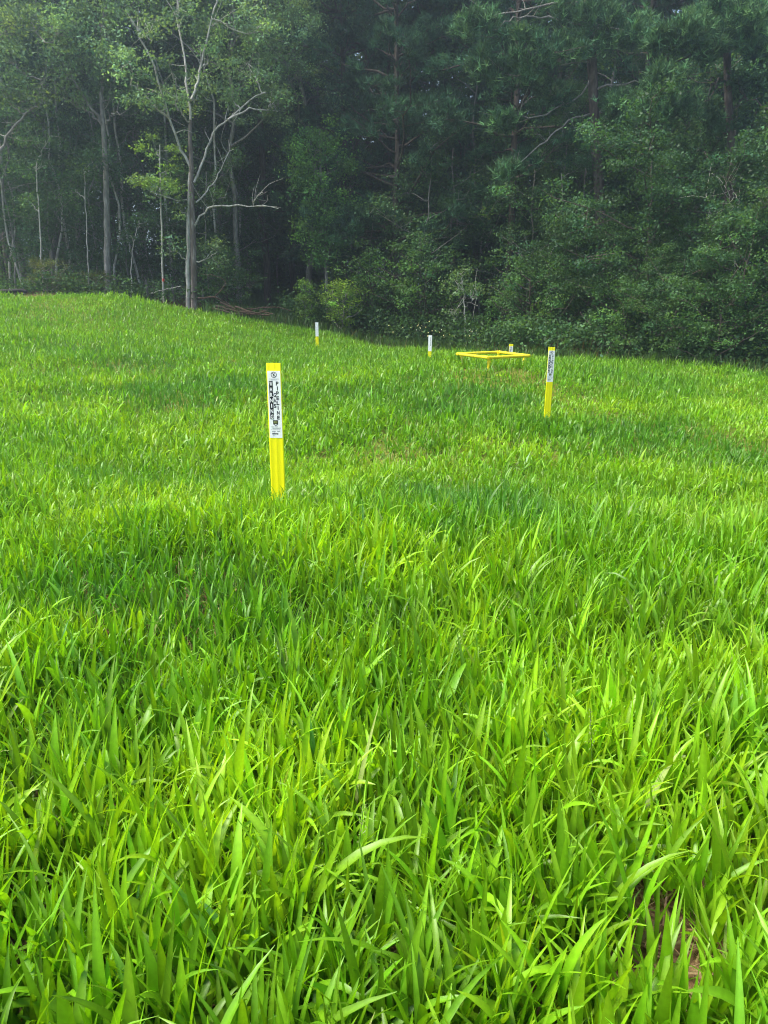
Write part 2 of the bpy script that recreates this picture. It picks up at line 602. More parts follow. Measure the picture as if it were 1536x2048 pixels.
rg = np.random.default_rng(5)
broad_plants(600, .8, 2.7, 2.1, 7, 3, 6, 1.42, rg)
broad_plants(620, 2.7, 4.6, 2.1, 5, 3, 6, 1.2, rg)
fine_blades(1500, .8, 4.6, 2.1, 5, 1.0, rg, .13, .9)
broad_plants(400, 4.6, 8.2, 2.2, 4, 2, 5, 1.2, rg, False, 1.45)
fine_blades(800, 4.6, 8.2, 2.2, 4, 1.3, rg, .3, .85)
broad_plants(220, 8.2, 14, 2.3, 3, 2, 4, 1.6, rg, False, 1.7)
fine_blades(520, 8.2, 14, 2.3, 3, 2.0, rg, .35, .68)
fine_blades(420, 14, 31, 2.6, 2, 3.0, rg, .7, .55)
broad_plants(90, 14, 28, 2.6, 2, 2, 4, 1.9, rg, False, 1.7)
for (px, py, d, n, r, h0) in [(1092, 842, 10.8, 240, .32, .26), (552, 1030, 4.9, 130, .2, .27), (633, 688, 25, 120, .5, .2), (859, 716, 21, 120, .5, .2)]:
    q = P(px, py, d)
    x, y = q[0] + rg.normal(0, r, n), d - .06 - np.abs(rg.normal(0, r * .7, n))
    c = base_colours(x, y, rg, np.full(n, .3))
    blades(grass, np.stack([x, y, tz(x, y)], 1), rg.uniform(0, 6.28, n), h0 * rg.uniform(.6, 1.2, n), rg.uniform(.008, .016, n) * (1 + d / 20), np.abs(rg.normal(.15, .2, n)), np.abs(rg.normal(.5, .4, n)), c, 4, 2, None, None, rg)
SEED = []
for k in range(26):
    y = rg.uniform(1.6, 7.5)
    x = rg.uniform(-.5, .5) * y
    hgt = rg.uniform(.34, .5)
    b0 = np.array([x, y, tz1(x, y)])
    b1 = b0 + np.array([rg.normal(0, .05), rg.normal(0, .05), hgt])
    SEED.append((b0, b1))
for b0, b1 in SEED:
    tube(grass, smooth_path([b0, (b0 + b1) / 2 + rg.normal(0, .012, 3), b1], 6), .0018, .0009, 4, [.16, .26, .05], cap=False)
    t = rg.uniform(.72, 1.0, 34)[:, None]
    q = b0 * (1 - t) + b1 * t + rg.normal(0, .008, (34, 3)) * (1.15 - t) * 3
    n = 34
    blades(grass, q, rg.uniform(0, 6.28, n), rg.uniform(.006, .011, n), rg.uniform(.003, .0045, n), rg.uniform(.3, 1.2, n), rg.uniform(0, .4, n), np.tile([[.25, .33, .10]], (n, 1)) * rg.lognormal(0, .2, (n, 1)), 2, 2, None, None, rg)
# dead straw lying on the soil between the plants
x, y = density_scatter(1500, .5, 4.2, .8, rng=rg)
n = len(x)
c = np.array([[.34, .26, .13]]) * rg.lognormal(0, .35, (n, 1)) * rg.normal(1, .08, (n, 3)).clip(.7, 1.3)
blades(grass, np.stack([x, y, tz(x, y) + rg.uniform(.012, .035, n)], 1), rg.uniform(0, 6.28, n), rg.uniform(.03, .16, n), rg.uniform(.003, .009, n), rg.uniform(1.3, 1.62, n), rg.normal(0, .25, n), c, 3, 2, None, None, rg)
tag(obj('grass', grass, M['grass']), kind='stuff', label='thick bright green meadow grass covering the whole slope', cat='grass')
del grass.v, grass.c, grass.f

# ------------------------------------------------------------------ foliage generators
def leaves(g, ctr, rad, n_per, size, col, rng, flat=.6, up=.8, cvar=.28, lvar=.15, aspect=.55):
    """clumps of leaf quads: ctr (K,3), rad (K,)"""
    K = len(ctr)
    cnt = np.maximum(3, rng.poisson(n_per, K))
    idx = np.repeat(np.arange(K), cnt)
    n = len(idx)
    off = rng.normal(0, .5, (n, 3)) * np.array([1, 1, flat])
    p = ctr[idx] + off * rad[idx][:, None]
    nr = norm(rng.normal(0, .75, (n, 3)) + np.array([0, 0, up]) + off * .5)
    ax = norm(np.cross(nr, rng.normal(0, 1, (n, 3))))
    bx = np.cross(nr, ax)
    s = size * rng.uniform(.6, 1.3, n)[:, None]
    v = np.stack([p - ax * s * .5, p + bx * s * aspect * .5 - ax * s * .05 - nr * s * .08, p + ax * s * .5, p - bx * s * aspect * .5 - ax * s * .05 - nr * s * .08], 1)
    cm = rng.lognormal(0, cvar, K)[idx][:, None]
    hue = rng.normal(0, .10, (K, 1))[idx]
    c = np.asarray(col)[None] * cm * rng.lognormal(0, lvar, (n, 1))
    c = c * np.concatenate([1 + hue, 1 + hue * .3, 1 - hue], 1)
    f = np.arange(n * 4).reshape(n, 4)
    g.add(v.reshape(-1, 3), f, np.repeat(c, 4, 0))


def needles(g, ctr, axis, K, length, width, col, rng, cvar=.38):
    T = len(ctr)
    d = norm(rng.normal(0, 1, (T, K, 3)) * .75 + axis[:, None, :])
    L = length * rng.uniform(.7, 1.15, (T, K, 1))
    sd = norm(np.cross(d, rng.normal(0, 1, (T, K, 3))))
    b = ctr[:, None, :] + rng.normal(0, .03, (T, K, 3))
    v = np.stack([b - sd * width * .5, b + sd * width * .5, b + d * L], 2)
    cm = rng.lognormal(0, cvar, (T, 1)) * rng.lognormal(0, .12, (T, K))
    hue = rng.normal(0, .1, (T, 1, 1))
    c = np.asarray(col)[None, None] * cm[..., None] * np.concatenate([1 + hue, 1 + hue * .3, 1 - hue * .8], 2)
    g.add(v.reshape(-1, 3), np.arange(T * K * 3).reshape(-1, 3), np.repeat(c.reshape(-1, 3), 3, 0))


def pine(rng, H=22, crown0=7, Rm=3.6, r0=.17, col=(.035, .075, .034), dens=34, step=.8, width=.031, needle=.25, K=9, dead=True):
    """loblolly-like pine: straight trunk, irregular boughs that end in tufted pads.  Returns trunk, bough and needle geometry"""
    tr, bo, ne = Geo(), Geo(), Geo()
    hz = np.linspace(0, H, 14)
    wob = np.cumsum(rng.normal(0, .05, (14, 2)), 0)
    wob -= wob[0]
    pts = np.stack([wob[:, 0], wob[:, 1], hz], 1)
    tube(tr, pts, r0, .03, 9)
    z = crown0
    while z < H - .3:
        t = (z - crown0) / (H - crown0)
        for k in range(rng.integers(1, 4)):
            az = rng.uniform(0, 2 * math.pi)
            ln = Rm * (1 - t) ** .55 * rng.uniform(.45, 1.1) * (0.75 + .25 * min(1, t * 4)) + .3
            o = np.array([np.interp(z, hz, pts[:, 0]), np.interp(z, hz, pts[:, 1]), z])
            dr = np.array([math.cos(az), math.sin(az), 0])
            s = np.linspace(0, 1, 6)
            rise = rng.normal(.12, .12) + .35 * t
            cv = rng.normal(.05, .15)
            path = o + dr * (s[:, None] * ln) + np.array([0, 0, 1.]) * ((rise * s + cv * s ** 2) * ln)[:, None]
            path[1:] += rng.normal(0, .04 * ln, (5, 3))
            tube(bo, path, .02 + .012 * ln, .008, 4, cap=False)
            m = int(dens * ln)
            u = 1 - rng.random(m) ** 1.3 * .68
            q = np.stack([np.interp(u, s, path[:, j]) for j in range(3)], 1)
            lat = np.array([-dr[1], dr[0], 0])
            # side twigs
            nt = max(3, int(ln * 2.6))
            tu = rng.uniform(.35, .98, nt)
            ts = rng.normal(0, .34, nt) * ln * .55
            pick = rng.integers(0, nt, m)
            q = np.stack([np.interp(tu, s, path[:, j]) for j in range(3)], 1)
            e = q + lat * ts[:, None] + dr * np.abs(ts)[:, None] * .6 + np.array([0, 0, 1]) * rng.normal(.1, .12, nt)[:, None]
            for a, b in zip(q, e):
                tube(bo, np.stack([a, b]), .012, .006, 3, cap=False)
            fr = .55 + .5 * rng.random(m)[:, None] ** .5
            c = q[pick] * (1 - fr) + e[pick] * fr + rng.normal(0, .13, (m, 3)) * np.array([1, 1, .7])
            ax = norm(norm(e[pick] - o) * .6 + np.array([0, 0, .55]) + rng.normal(0, .2, (m, 3)))
            needles(ne, c, ax, K, needle, width, np.array(col) * rng.lognormal(0, .18), rng)
        z += step * rng.uniform(.5, 1.5)
    if dead:
        for _ in range(9):
            zz = rng.uniform(crown0 * .45, crown0 * 1.1)
            az = rng.uniform(0, 6.28)
            ln = rng.uniform(.5, 2.0)
            o = np.array([np.interp(zz, hz, pts[:, 0]), np.interp(zz, hz, pts[:, 1]), zz])
            dr = np.array([math.cos(az), math.sin(az), rng.normal(.1, .2)])
            pth = o + dr * np.linspace(0, ln, 5)[:, None]
            pth[1:] += rng.normal(0, .06, (4, 3))
            tube(bo, pth, .022, .006, 4, cap=False)
    return tr, bo, ne


def hardwood(rng, H=20, crown0=5, Rm=4, r0=.16, col=(.05, .105, .03), nclump=260, n_per=70, size=.13, cr=.75, lean=.0, bark=(1, 1, 1), slim=False):
    tr, bo, le = Geo(), Geo(), Geo()
    n = 12
    hz = np.linspace(0, H * .96, n)
    wob = np.cumsum(rng.normal(0, .012 * H, (n, 2)), 0)
    wob -= wob[0]
    pts = np.stack([wob[:, 0] + lean * hz, wob[:, 1], hz], 1)
    tube(tr, pts, r0, .025, 8, bark)
    nl = 9 if slim else 16
    tips = []
    for k in range(nl):
        z = crown0 + (H * .93 - crown0) * ((k + rng.random()) / nl)
        t = (z - crown0) / (H - crown0)
        az = k * 2.4 + rng.normal(0, .4)
        ln = Rm * (.45 + .75 * math.sin(math.pi * min(1, .25 + .75 * t))) * rng.uniform(.7, 1.15)
        o = np.array([np.interp(z, hz, pts[:, j]) for j in range(3)])
        o[2] = z
        dr = np.array([math.cos(az), math.sin(az), 0])
        s = np.linspace(0, 1, 7)
        rise = rng.uniform(.25, .75)
        path = o + dr * (s[:, None] ** .9 * ln) + np.array([0, 0, 1.]) * ((rise * s) * ln)[:, None]
        path[1:] += rng.normal(0, .035 * ln, (6, 3))
        tube(bo, path, max(.02, r0 * .42 * (1 - .6 * t)), .01, 5, bark, cap=False)
        nc = max(3, int(nclump / nl))
        u = 1 - rng.random(nc) ** 1.2 * .75
        q = np.stack([np.interp(u, s, path[:, j]) for j in range(3)], 1)
        e = q + rng.normal(0, .3, (nc, 3)) * ln * .55 * np.array([1, 1, .8]) + np.array([0, 0, .2])
        for a, b in zip(q[::2], e[::2]):
            tube(bo, np.stack([a, b]), .014, .006, 3, bark, cap=False)
        tips.append(e)
    tips = np.concatenate(tips)
    leaves(le, tips, cr * rng.uniform(.6, 1.3, len(tips)), n_per, size, col, rng, flat=.5)
    return tr, bo, le


def tree_thing(name, label, cat, geos, mats, loc, group=None, crown='crown', rz=0.0):
    t = thing(name, label, cat, loc, group, rz)
    tr, bo, le = geos
    obj('trunk', tr, mats[0], t)
    full = Geo()
    full.include(le)
    full.slot = 1
    full.include(bo)
    obj(crown, full, [mats[1], mats[0]], t)
    return t


def ground_pt(px, d, sink=.05):
    """point on the ground seen in picture column px at forward distance d"""
    x = (px - 768) / F * d / 1.03
    return np.array([x, d, tz1(x, d) - sink])


# ------------------------------------------------------------------ trees built from their own shapes
def custom_tree(name, label, cat, base, d, trunks, limbs, ells, rng, bark, leafmat, col, size=.12, n_per=45, cr=.55, kind='leaf', twigs=True, group=None, limb_bark=None, flat=.55, sides=9):
    """trunks: [(pixel path, r0, r1)]; the first point of each is set on the ground.  limbs: [(path, r0, r1, depth shift)].  ells: (px,py,rx,ry,n,depth)"""
    loc = np.array(base)
    t = thing(name, label, cat, loc, group)
    trunk_pts = []
    tro = None
    for T_ in trunks:
        path, r0, r1 = T_[:3]
        pts = [P(px, py, d) for px, py in path]
        pts[0] = np.array([pts[0][0], d, tz1(pts[0][0], d) - .1])
        sp_ = smooth_path(pts, 16, .012, rng)
        gg = Geo()
        tube(gg, sp_, r0, r1, sides)
        tro = obj('trunk', gg, M[T_[3] if len(T_) > 3 else bark], t, loc)
        tro.location = (0, 0, 0)
        trunk_pts.append(sp_)
    allp = np.concatenate(trunk_pts) if trunk_pts else np.array([loc])
    lp = []
    for L_ in limbs:
        path, r0, r1, dd = L_[:4]
        k = len(path)
        pts = [P(px, py, d + dd * i / max(1, k - 1)) for i, (px, py) in enumerate(path)]
        sp_ = smooth_path(pts, 14, .03, rng)
        gg = Geo()
        tube(gg, sp_, r0, r1, 6)
        # small side shoots
        for q in range(5):
            i = rng.integers(4, 13)
            a = sp_[i]
            e = a + norm(rng.normal(0, 1, 3) + np.array([0, 0, .6])) * rng.uniform(.3, 1.1)
            tube(gg, smooth_path([a, (a + e) / 2 + rng.normal(0, .06, 3), e], 5), max(.008, r1 * .8), .004, 4, cap=False)
        nm = L_[4] if len(L_) > 4 else 'limb'
        o = obj(nm, gg, M[limb_bark or bark], tro, loc)
        o.location = (0, 0, 0)
        lp.append(sp_)
    bp = np.concatenate([allp] + lp)
    tw, le = Geo(), Geo()
    for E in ells:
        px, py, rx, ry, n = E[:5]
        dd = E[5] if len(E) > 5 else 0
        c = P(px, py, d + dd)
        k = d / F
        u = norm(rng.normal(0, 1, (n, 3))) * (rng.random((n, 1)) ** .45)
        q = c + u * np.array([rx * k, max(rx, ry) * k * .75, ry * k])
        if kind == 'pine':
            cc = q[rng.integers(0, n, n * n_per)] + rng.normal(0, .15, (n * n_per, 3)) * np.array([1, 1, .8])
            ax = norm((cc - c) * .5 / (rx * k) + np.array([0, 0, .7]) + rng.normal(0, .25, cc.shape))
            needles(le, cc, ax, 9, .27, .031, np.array(col) * rng.lognormal(0, .15), rng)
        else:
            leaves(le, q, cr * rng.uniform(.6, 1.3, n), n_per, size, np.array(col) * rng.lognormal(0, .10), rng, flat=flat)
        if twigs:
            # a bough from the nearest wood to the clump group, then twigs out
            dist = np.linalg.norm((bp - c) * np.array([1, 1, 1.4]) + np.array([0, 0, 0.4]), axis=1)
            a = bp[dist.argmin()]
            mid = (a + c) / 2 + np.array([0, 0, -.12 * np.linalg.norm(c - a)])
            br = smooth_path([a, mid, c], 8, .03, rng)
            tube(tw, br, .03, .012, 5, cap=False)
            for e in q[::2]:
                j = br[rng.integers(3, 8)]
                tube(tw, np.stack([j, (j + e) / 2 + rng.normal(0, .08, 3), e]), .011, .004, 3, cap=False)
    if le.n:
        le.slot = 1
        if tw.n:
            le.include(tw)
        obj('crown', le, [M[leafmat], M[limb_bark or bark]], t, loc)
    for ch in t.children:
        ch.location = (0, 0, 0)
    return t


# ------------------------------------------------------------------ kinds of tree that stand in numbers
rt = np.random.default_rng(23)
PINE = (.048, .118, .060)
OAK = (.060, .138, .052)
GUM = (.11, .26, .066)
PALE = (.165, .285, .155)
UNDER = (.066, .148, .060)


def at_px(px, d):
    return ground_pt(px, d)


# pines -----------------------------------------------------------
pine_a = pine(rt, 25, 5.2, 4.1, .15, PINE, step=.66)
pine_b = pine(rt, 27, 9, 4.4, .18, (.058, .124, .055))
pine_c = pine(rt, 23, 2.6, 4.4, .14, (.050, .118, .060), dens=44, step=.42)
pm = (M['bark_brown'], M['needle'])
proto = {}
proto['pine_mid'] = tree_thing('pine_tree', 'bushy dark pine directly behind and left of the yellow pipe frame, its boughs reaching low', 'pine tree', pine_c, pm, at_px(790, 33))
proto['pine_slim'] = tree_thing('pine_tree', 'dark pine with a bare reddish lower trunk above the yellow pipe frame', 'pine tree', pine_a, pm, at_px(1004, 31.5), rz=1.0)
proto['pine_tall'] = tree_thing('pine_tree', 'tall pine with a thick dark trunk behind the right arm of the twin-trunked pale tree', 'pine tree', pine_b, pm, at_px(537, 37))
many = 'pines crowded together behind the front row of the forest edge'
lab = 'tall dark pine crowded among others behind the front row of the forest edge'
for (k, px, d, sc, rz) in [('pine_mid', 690, 37, 1.05, .4), ('pine_mid', 945, 37.5, 1.1, 1.4), ('pine_slim', 735, 43, 1.1, 2.2), ('pine_mid', 880, 39, 1.15, 3.3), ('pine_tall', 940, 44, 1.0, 5.0),
                           ('pine_tall', 1092, 36, .95, 1.9), ('pine_slim', 1150, 41, 1.15, 4.1), ('pine_slim', 1256, 34, 1.0, 2.9), ('pine_tall', 1330, 38, 1.0, .2), ('pine_mid', 1410, 33, 1.2, 5.6),
                           ('pine_tall', 1490, 36, 1.0, 3.7), ('pine_slim', 1560, 31, 1.0, 1.3), ('pine_mid', 1250, 43, 1.3, 1.1), ('pine_mid', 1060, 46, 1.3, 2.6), ('pine_mid', 830, 47, 1.3, 4.5), ('pine_tall', 590, 44, 1.0, 2.1)]:
    copy_tree(proto[k], at_px(px, d), rz, sc, lab, many)
lab2 = 'tall straight grey pine trunk in the shade behind the grassy crest'
for (k, px, d, sc, rz) in [('pine_tall', 18, 37, 1.0, 1.4), ('pine_tall', 34, 38.5, .95, 3.0), ('pine_tall', 128, 44, 1.0, 4.4), ('pine_tall', 143, 45, .9, .3), ('pine_tall', 243, 39, .8, 5.2)]:
    copy_tree(proto[k], at_px(px, d), rz, sc, lab2, 'straight pine trunks behind the grassy crest')

# hardwoods -------------------------------------------------------
hm = (M['bark_grey'], M['leaf'])
hw_a = hardwood(rt, 22, 7, 4.4, .16, PALE, 420, 85, .125, .62)
hw_b = hardwood(rt, 19, 4, 4.2, .14, OAK, 420, 85, .125, .62)
hw_many = 'hardwoods whose crowns close the wood behind the front trees'
hw_lab = 'leafy hardwood whose crown merges with the wood behind the front trees'
proto['hw_a'] = tree_thing('hardwood_tree', hw_lab, 'tree', hw_a, hm, at_px(60, 36), hw_many)
proto['hw_b'] = tree_thing('hardwood_tree', hw_lab, 'tree', hw_b, hm, at_px(180, 38), hw_many)
for (k, px, d, sc, rz) in [('hw_a', 300, 36, 1.0, 1.0), ('hw_b', 440, 38, .95, 2.0), ('hw_a', 480, 33.5, .8, 4.0), ('hw_a', 120, 34.5, .85, 3.0), ('hw_a', 620, 36, .95, 2.6), ('hw_a', 250, 43, 1.1, .7), ('hw_b', 370, 44, 1.2, 5.5),
                           ('hw_a', 10, 44, .9, 2.4), ('hw_b', 500, 45, 1.1, 3.1), ('hw_b', 1190, 35, .62, 1.6), ('hw_b', 1370, 31, .42, 2.2), ('hw_b', 1530, 29, .4, 4.6), ('hw_b', 1090, 33, .5, .5), ('hw_b', 900, 36, .55, .5), ('hw_b', 1680, 28, .5, 2.4)]:
    copy_tree(proto[k], at_px(px, d), rz, sc, hw_lab, hw_many)

# slim understory trees with leaves in flat layers ----------------
us = hardwood(rt, 8.5, 1.2, 2.0, .04, UNDER, 130, 60, .11, .55, slim=True)
us2 = hardwood(rt, 7, .8, 2.2, .035, (.064, .14, .05), 130, 60, .11, .55, slim=True)
us_many = 'understory trees in the shade at the foot of the wood'
us_lab = 'slim understory tree with layered dark leaves in the shade at the foot of the wood'
proto['us'] = tree_thing('understory_tree', us_lab, 'tree', us, hm, at_px(40, 31.5), us_many)
proto['us2'] = tree_thing('understory_tree', us_lab, 'tree', us2, hm, at_px(120, 33), us_many)
for i, (k, px, d, sc) in enumerate([('us', 200, 32.5, .9), ('us2', 265, 33, 1.1), ('us', 315, 34.5, 1.2), ('us2', 440, 35, 1.1), ('us', 490, 38, 1.3), ('us2', 90, 36, 1.2), ('us', 160, 37, 1.3), ('us2', 10, 34, 1.2), ('us', -40, 32, 1.2),
                                    ('us2', 420, 31.5, .75), ('us', 350, 36, 1.3), ('us2', 560, 47, 1.3), ('us', 620, 45, 1.4), ('us2', 700, 36, 1.1), ('us', 840, 31.5, .9), ('us2', 905, 33, 1.1), ('us', 960, 34, 1.2), ('us2', 1050, 31, 1.0), ('us', 1090, 29, .75),
                                    ('us2', 1150, 29.5, 1.0), ('us', 1210, 31, 1.2), ('us2', 1430, 30, 1.3), ('us', 1340, 32, 1.4), ('us2', 740, 33, .7)]):
    copy_tree(proto[k], at_px(px, d), i * 1.37, sc, us_lab, us_many)

slim = hardwood(rt, 15, 7.5, 1.8, .055, UNDER, 110, 60, .12, .5, slim=True)
sl_many = 'slim grey trunks standing behind the grassy crest'
sl_lab = 'slim grey-stemmed young tree standing in the shade behind the grassy crest'
proto['slim'] = tree_thing('slim_tree', sl_lab, 'tree', slim, (M['bark_pale'], M['leaf']), at_px(122, 32), sl_many)
for i, (px, d, sc) in enumerate([(30, 33, 1.0), (58, 31.5, .8), (148, 34, 1.1), (236, 32, .9), (292, 33, 1.0), (436, 33.5, 1.0), (470, 36, 1.1), (5, 31, .9), (345, 34, 1.05)]):
    copy_tree(proto['slim'], at_px(px, d), i * 2.1, sc, sl_lab, sl_many)

# leafy shrubs and young broadleaf trees of the right-hand edge ---
th = hardwood(rt, 6.5, .4, 2.4, .045, (.042, .102, .038), 190, 95, .10, .42)
th2 = hardwood(rt, 5.2, .2, 2.3, .04, (.052, .120, .040), 170, 95, .10, .42)
sh = hardwood(rt, 2.6, .1, 1.5, .03, (.070, .160, .046), 70, 70, .10, .42)


def edge_tree(k, geos, px, d, sc, rz, label, cat='tree', name='broadleaf_tree'):
    if k not in proto:
        proto[k] = tree_thing(name, label, cat, geos, (M['bark_brown'], M['leaf']), at_px(px, d), rz=rz)
        proto[k].scale = (sc,) * 3
        return
    copy_tree(proto[k], at_px(px, d), rz, sc, label)


edge_tree('th', th, 1290, 25.5, 1.1, .3, 'broad leafy young tree at the wood edge, just right of the nearer right-hand yellow post')
edge_tree('th2', th2, 1215, 26.5, .8, 1.3, 'small dark leafy tree standing directly above the nearer right-hand yellow post')
edge_tree('th', th, 1400, 24, .95, 2.6, 'dense green broadleaf tree at the wood edge left of the bare dead sapling')
edge_tree('th2', th2, 1500, 21.5, .85, .2, 'light green low-hanging broadleaf tree at the right frame edge, its leaves touching the grass')
edge_tree('th', th, 1530, 24.5, 1.25, 4.3, 'tallest of the broadleaf young trees at the right frame edge, behind the low-hanging one')
edge_tree('th2', th2, 1130, 28, .85, 3.9, 'dark rounded young broadleaf tree behind the small post beyond the yellow pipe frame')
edge_tree('th', th, 1620, 22, 1.0, 5.0, 'broadleaf tree beside the right frame edge, mostly outside the picture')
edge_tree('th2', th2, 1345, 22.8, .62, 5.2, 'low yellowish-green leafy tree in front of the dense one left of the dead sapling')
edge_tree('sh', sh, 1440, 21.2, .8, .4, 'rounded green shrub at the grass edge below the bare dead sapling', 'shrub', 'shrub')
edge_tree('sh', sh, 1250, 24, .85, 1.9, 'dark low shrub at the grass edge right of the reddish grass clump', 'shrub', 'shrub')
edge_tree('sh', sh, 1060, 27.5, 1.0, 3.0, 'dark green shrub right behind the right corner of the yellow pipe frame', 'shrub', 'shrub')
edge_tree('sh', sh, 850, 29.8, 1.1, 4.0, 'dark shrub at the pine foot behind the post with a faint text column', 'shrub', 'shrub')
edge_tree('sh', sh, 745, 31, 1.1, 5.3, 'dark shrub left of the foot of the bushy pine', 'shrub', 'shrub')
edge_tree('sh', sh, 460, 31.5, .8, 2.2, 'green shrub behind the brush pile beside the twin-trunked tree', 'shrub', 'shrub')
for ch in proto['sh'].children:
    pass

# yellow-green shrubs by the opening in the wood
yg = Geo()
ygt, ygb, ygl = hardwood(rt, 1.75, .1, .72, .02, (.20, .34, .05), 50, 60, .085, .32)
tree_thing('shrub', 'yellow-green bushy shrub at the mouth of the dark opening in the wood', 'shrub', (ygt, ygb, ygl), hm, at_px(684, 29.6))
y2 = hardwood(rt, 1.7, .1, .28, .015, (.15, .28, .06), 18, 45, .08, .25)
tree_thing('shrub', 'narrow pale green weed stalk just left of the yellow-green shrub', 'plant', y2, hm, at_px(612, 29.9))
y3 = hardwood(rt, 1.5, .1, .9, .02, (.10, .135, .04), 40, 55, .08, .33)
proto['y3'] = tree_thing('shrub', 'low olive-yellow bush on the crest at far left', 'shrub', y3, hm, at_px(104, 28.6))
proto['y3'].scale = (.7,) * 3
copy_tree(proto['y3'], at_px(200, 29.6), 2, .55, 'low yellowish bush at the foot of the straight grey forked tree')
copy_tree(proto['y3'], at_px(148, 29.2), 4, .4, 'smallest olive bush on the crest, between the two thin pale saplings at left')

# ------------------------------------------------------------------ trees with shapes of their own
rc = np.random.default_rng(77)
# twin-trunked pale tree
b = ground_pt(380, 29)
custom_tree('twin_trunk_tree', 'twin-trunked tree with pale spreading limbs at the edge of the grassy crest', 'tree', b, 29,
            [([(388, 612), (387, 500), (384, 400), (381, 300), (381, 240)], .125, .058),
             ([(375, 612), (376, 500), (378, 400), (380, 345)], .085, .055, 'bark_pale')],
            [([(381, 240), (378, 180), (368, 120), (358, 40), (352, -40)], .048, .025, .8),
             ([(381, 335), (362, 300), (352, 272), (336, 230), (322, 180), (305, 125), (282, 70), (262, 40)], .05, .025, -1.0),
             ([(340, 240), (310, 215), (285, 185), (264, 170)], .036, .014, -.6),
             ([(388, 365), (401, 335), (411, 302), (421, 275), (441, 250), (472, 228), (500, 202), (530, 185)], .044, .022, .9),
             ([(455, 240), (495, 220), (530, 218), (560, 222)], .035, .012, 1.2),
             ([(382, 200), (395, 170), (405, 120), (425, 40), (436, -10)], .05, .02, 1.0),
             ([(383, 245), (362, 230), (354, 200), (352, 160)], .03, .012, -.8),
             ([(392, 405), (420, 372), (445, 330), (466, 296)], .028, .01, .7),
             ([(387, 455), (402, 432), (420, 416), (450, 410), (490, 412), (520, 411), (556, 416)], .042, .012, -.4, 'dead_branch'),
             ([(507, 411), (514, 395), (526, 384)], .02, .008, -.4, 'dead_branch')],
            [(300, 60, 60, 50, 11, -1), (360, 20, 60, 50, 12, .5), (430, 40, 60, 50, 14, 1), (340, 140, 50, 40, 6, -1), (420, 120, 50, 40, 8, 1), (500, 130, 55, 45, 14, 1),
             (540, 60, 50, 55, 17, 1.5), (260, 120, 40, 40, 9, -1.2), (460, 190, 40, 25, 10, 1), (350, 200, 45, 25, 8, -.5), (395, 190, 30, 30, 8, .3), (540, 200, 35, 25, 9, 1), (285, 200, 35, 22, 7, -1),
             (430, 505, 28, 34, 9, -.4), (350, 495, 22, 20, 4, -.4), (360, 415, 15, 22, 4, -.4), (300, 375, 40, 22, 5, -.8)],
            rc, 'bark_mixed', 'leaf', (.14, .25, .12), .12, 48, .45, limb_bark='bark_pale')
# straight forked grey tree
b = ground_pt(213, 30.5)
custom_tree('forked_tree', 'tall straight grey-barked tree forking into crooked limbs left of the twin-trunked tree', 'tree', b, 30.5,
            [([(214, 582), (214, 480), (213, 400), (211, 320), (207, 250)], .135, .085)],
            [([(208, 255), (190, 225), (165, 190), (140, 145), (115, 112), (97, 85)], .06, .02, -.8),
             ([(207, 250), (203, 200), (205, 150), (212, 90), (205, 20)], .075, .025, .6),
             ([(209, 250), (225, 232), (243, 225)], .045, .015, -.8),
             ([(200, 245), (175, 222), (150, 212), (128, 190)], .035, .012, .5),
             ([(206, 160), (225, 120), (240, 100)], .03, .012, -.5)],
            [(120, 60, 50, 45, 24, -.5), (190, 40, 60, 50, 30, .4), (180, 120, 50, 35, 18, 0), (230, 110, 40, 35, 14, -.5), (110, 130, 40, 30, 13, -1), (240, 20, 45, 45, 18, .8), (150, 200, 35, 18, 5, 0), (250, 180, 25, 22, 6, 0), (60, 40, 40, 40, 14, 0)],
            rc, 'bark_grey', 'leaf', (.145, .265, .13), .13, 45, .52)
# tree whose limb curves in from the left edge
b = ground_pt(-70, 28.5)
custom_tree('leaning_tree', 'tree at the left frame edge whose bare dark limb curves up into the picture', 'tree', b, 28.5,
            [([(-70, 585), (-66, 480), (-60, 400), (-50, 350)], .16, .10)],
            [([(-50, 350), (-20, 330), (2, 300), (16, 268), (38, 242), (60, 222), (76, 214)], .075, .025, -.2),
             ([(-52, 352), (-70, 280), (-60, 180), (-40, 80)], .09, .03, .4),
             ([(60, 222), (80, 180), (88, 155)], .02, .008, 0)],
            [(20, 120, 50, 45, 20, 0), (-30, 60, 60, 50, 24, 0), (40, 40, 45, 40, 14, .5), (85, 200, 30, 22, 7, 0), (10, 190, 35, 25, 7, 0)],
            rc, 'bark_grey', 'leaf', (.125, .225, .10), .13, 45, .52)
# thin pale saplings
custom_tree('sapling', 'thin pale-stemmed sapling nearest the left frame edge on the crest', 'sapling', ground_pt(83, 29.5), 29.5,
            [([(85, 578), (82, 500), (79, 430), (75, 380), (74, 320)], .030, .018)], [],
            [(70, 330, 40, 26, 9), (90, 280, 45, 30, 10), (60, 400, 25, 18, 4)], rc, 'bark_pale', 'leaf', UNDER, .11, 45, .5)
custom_tree('sapling', 'thin pale sapling midway between the left frame edge and the forked grey tree', 'sapling', ground_pt(175, 30), 30,
            [([(177, 582), (175, 500), (172, 430), (169, 350)], .026, .014)], [],
            [(168, 330, 40, 24, 9), (150, 380, 25, 18, 5)], rc, 'bark_pale', 'leaf', UNDER, .11, 45, .5)
custom_tree('sapling', 'shortest pale sapling, leaning right, just right of the forked grey tree', 'sapling', ground_pt(261, 30), 30,
            [([(261, 584), (263, 530), (268, 485), (276, 450)], .026, .012)], [],
            [(280, 440, 26, 16, 6), (262, 470, 18, 12, 3)], rc, 'bark_pale', 'leaf', UNDER, .11, 40, .45)
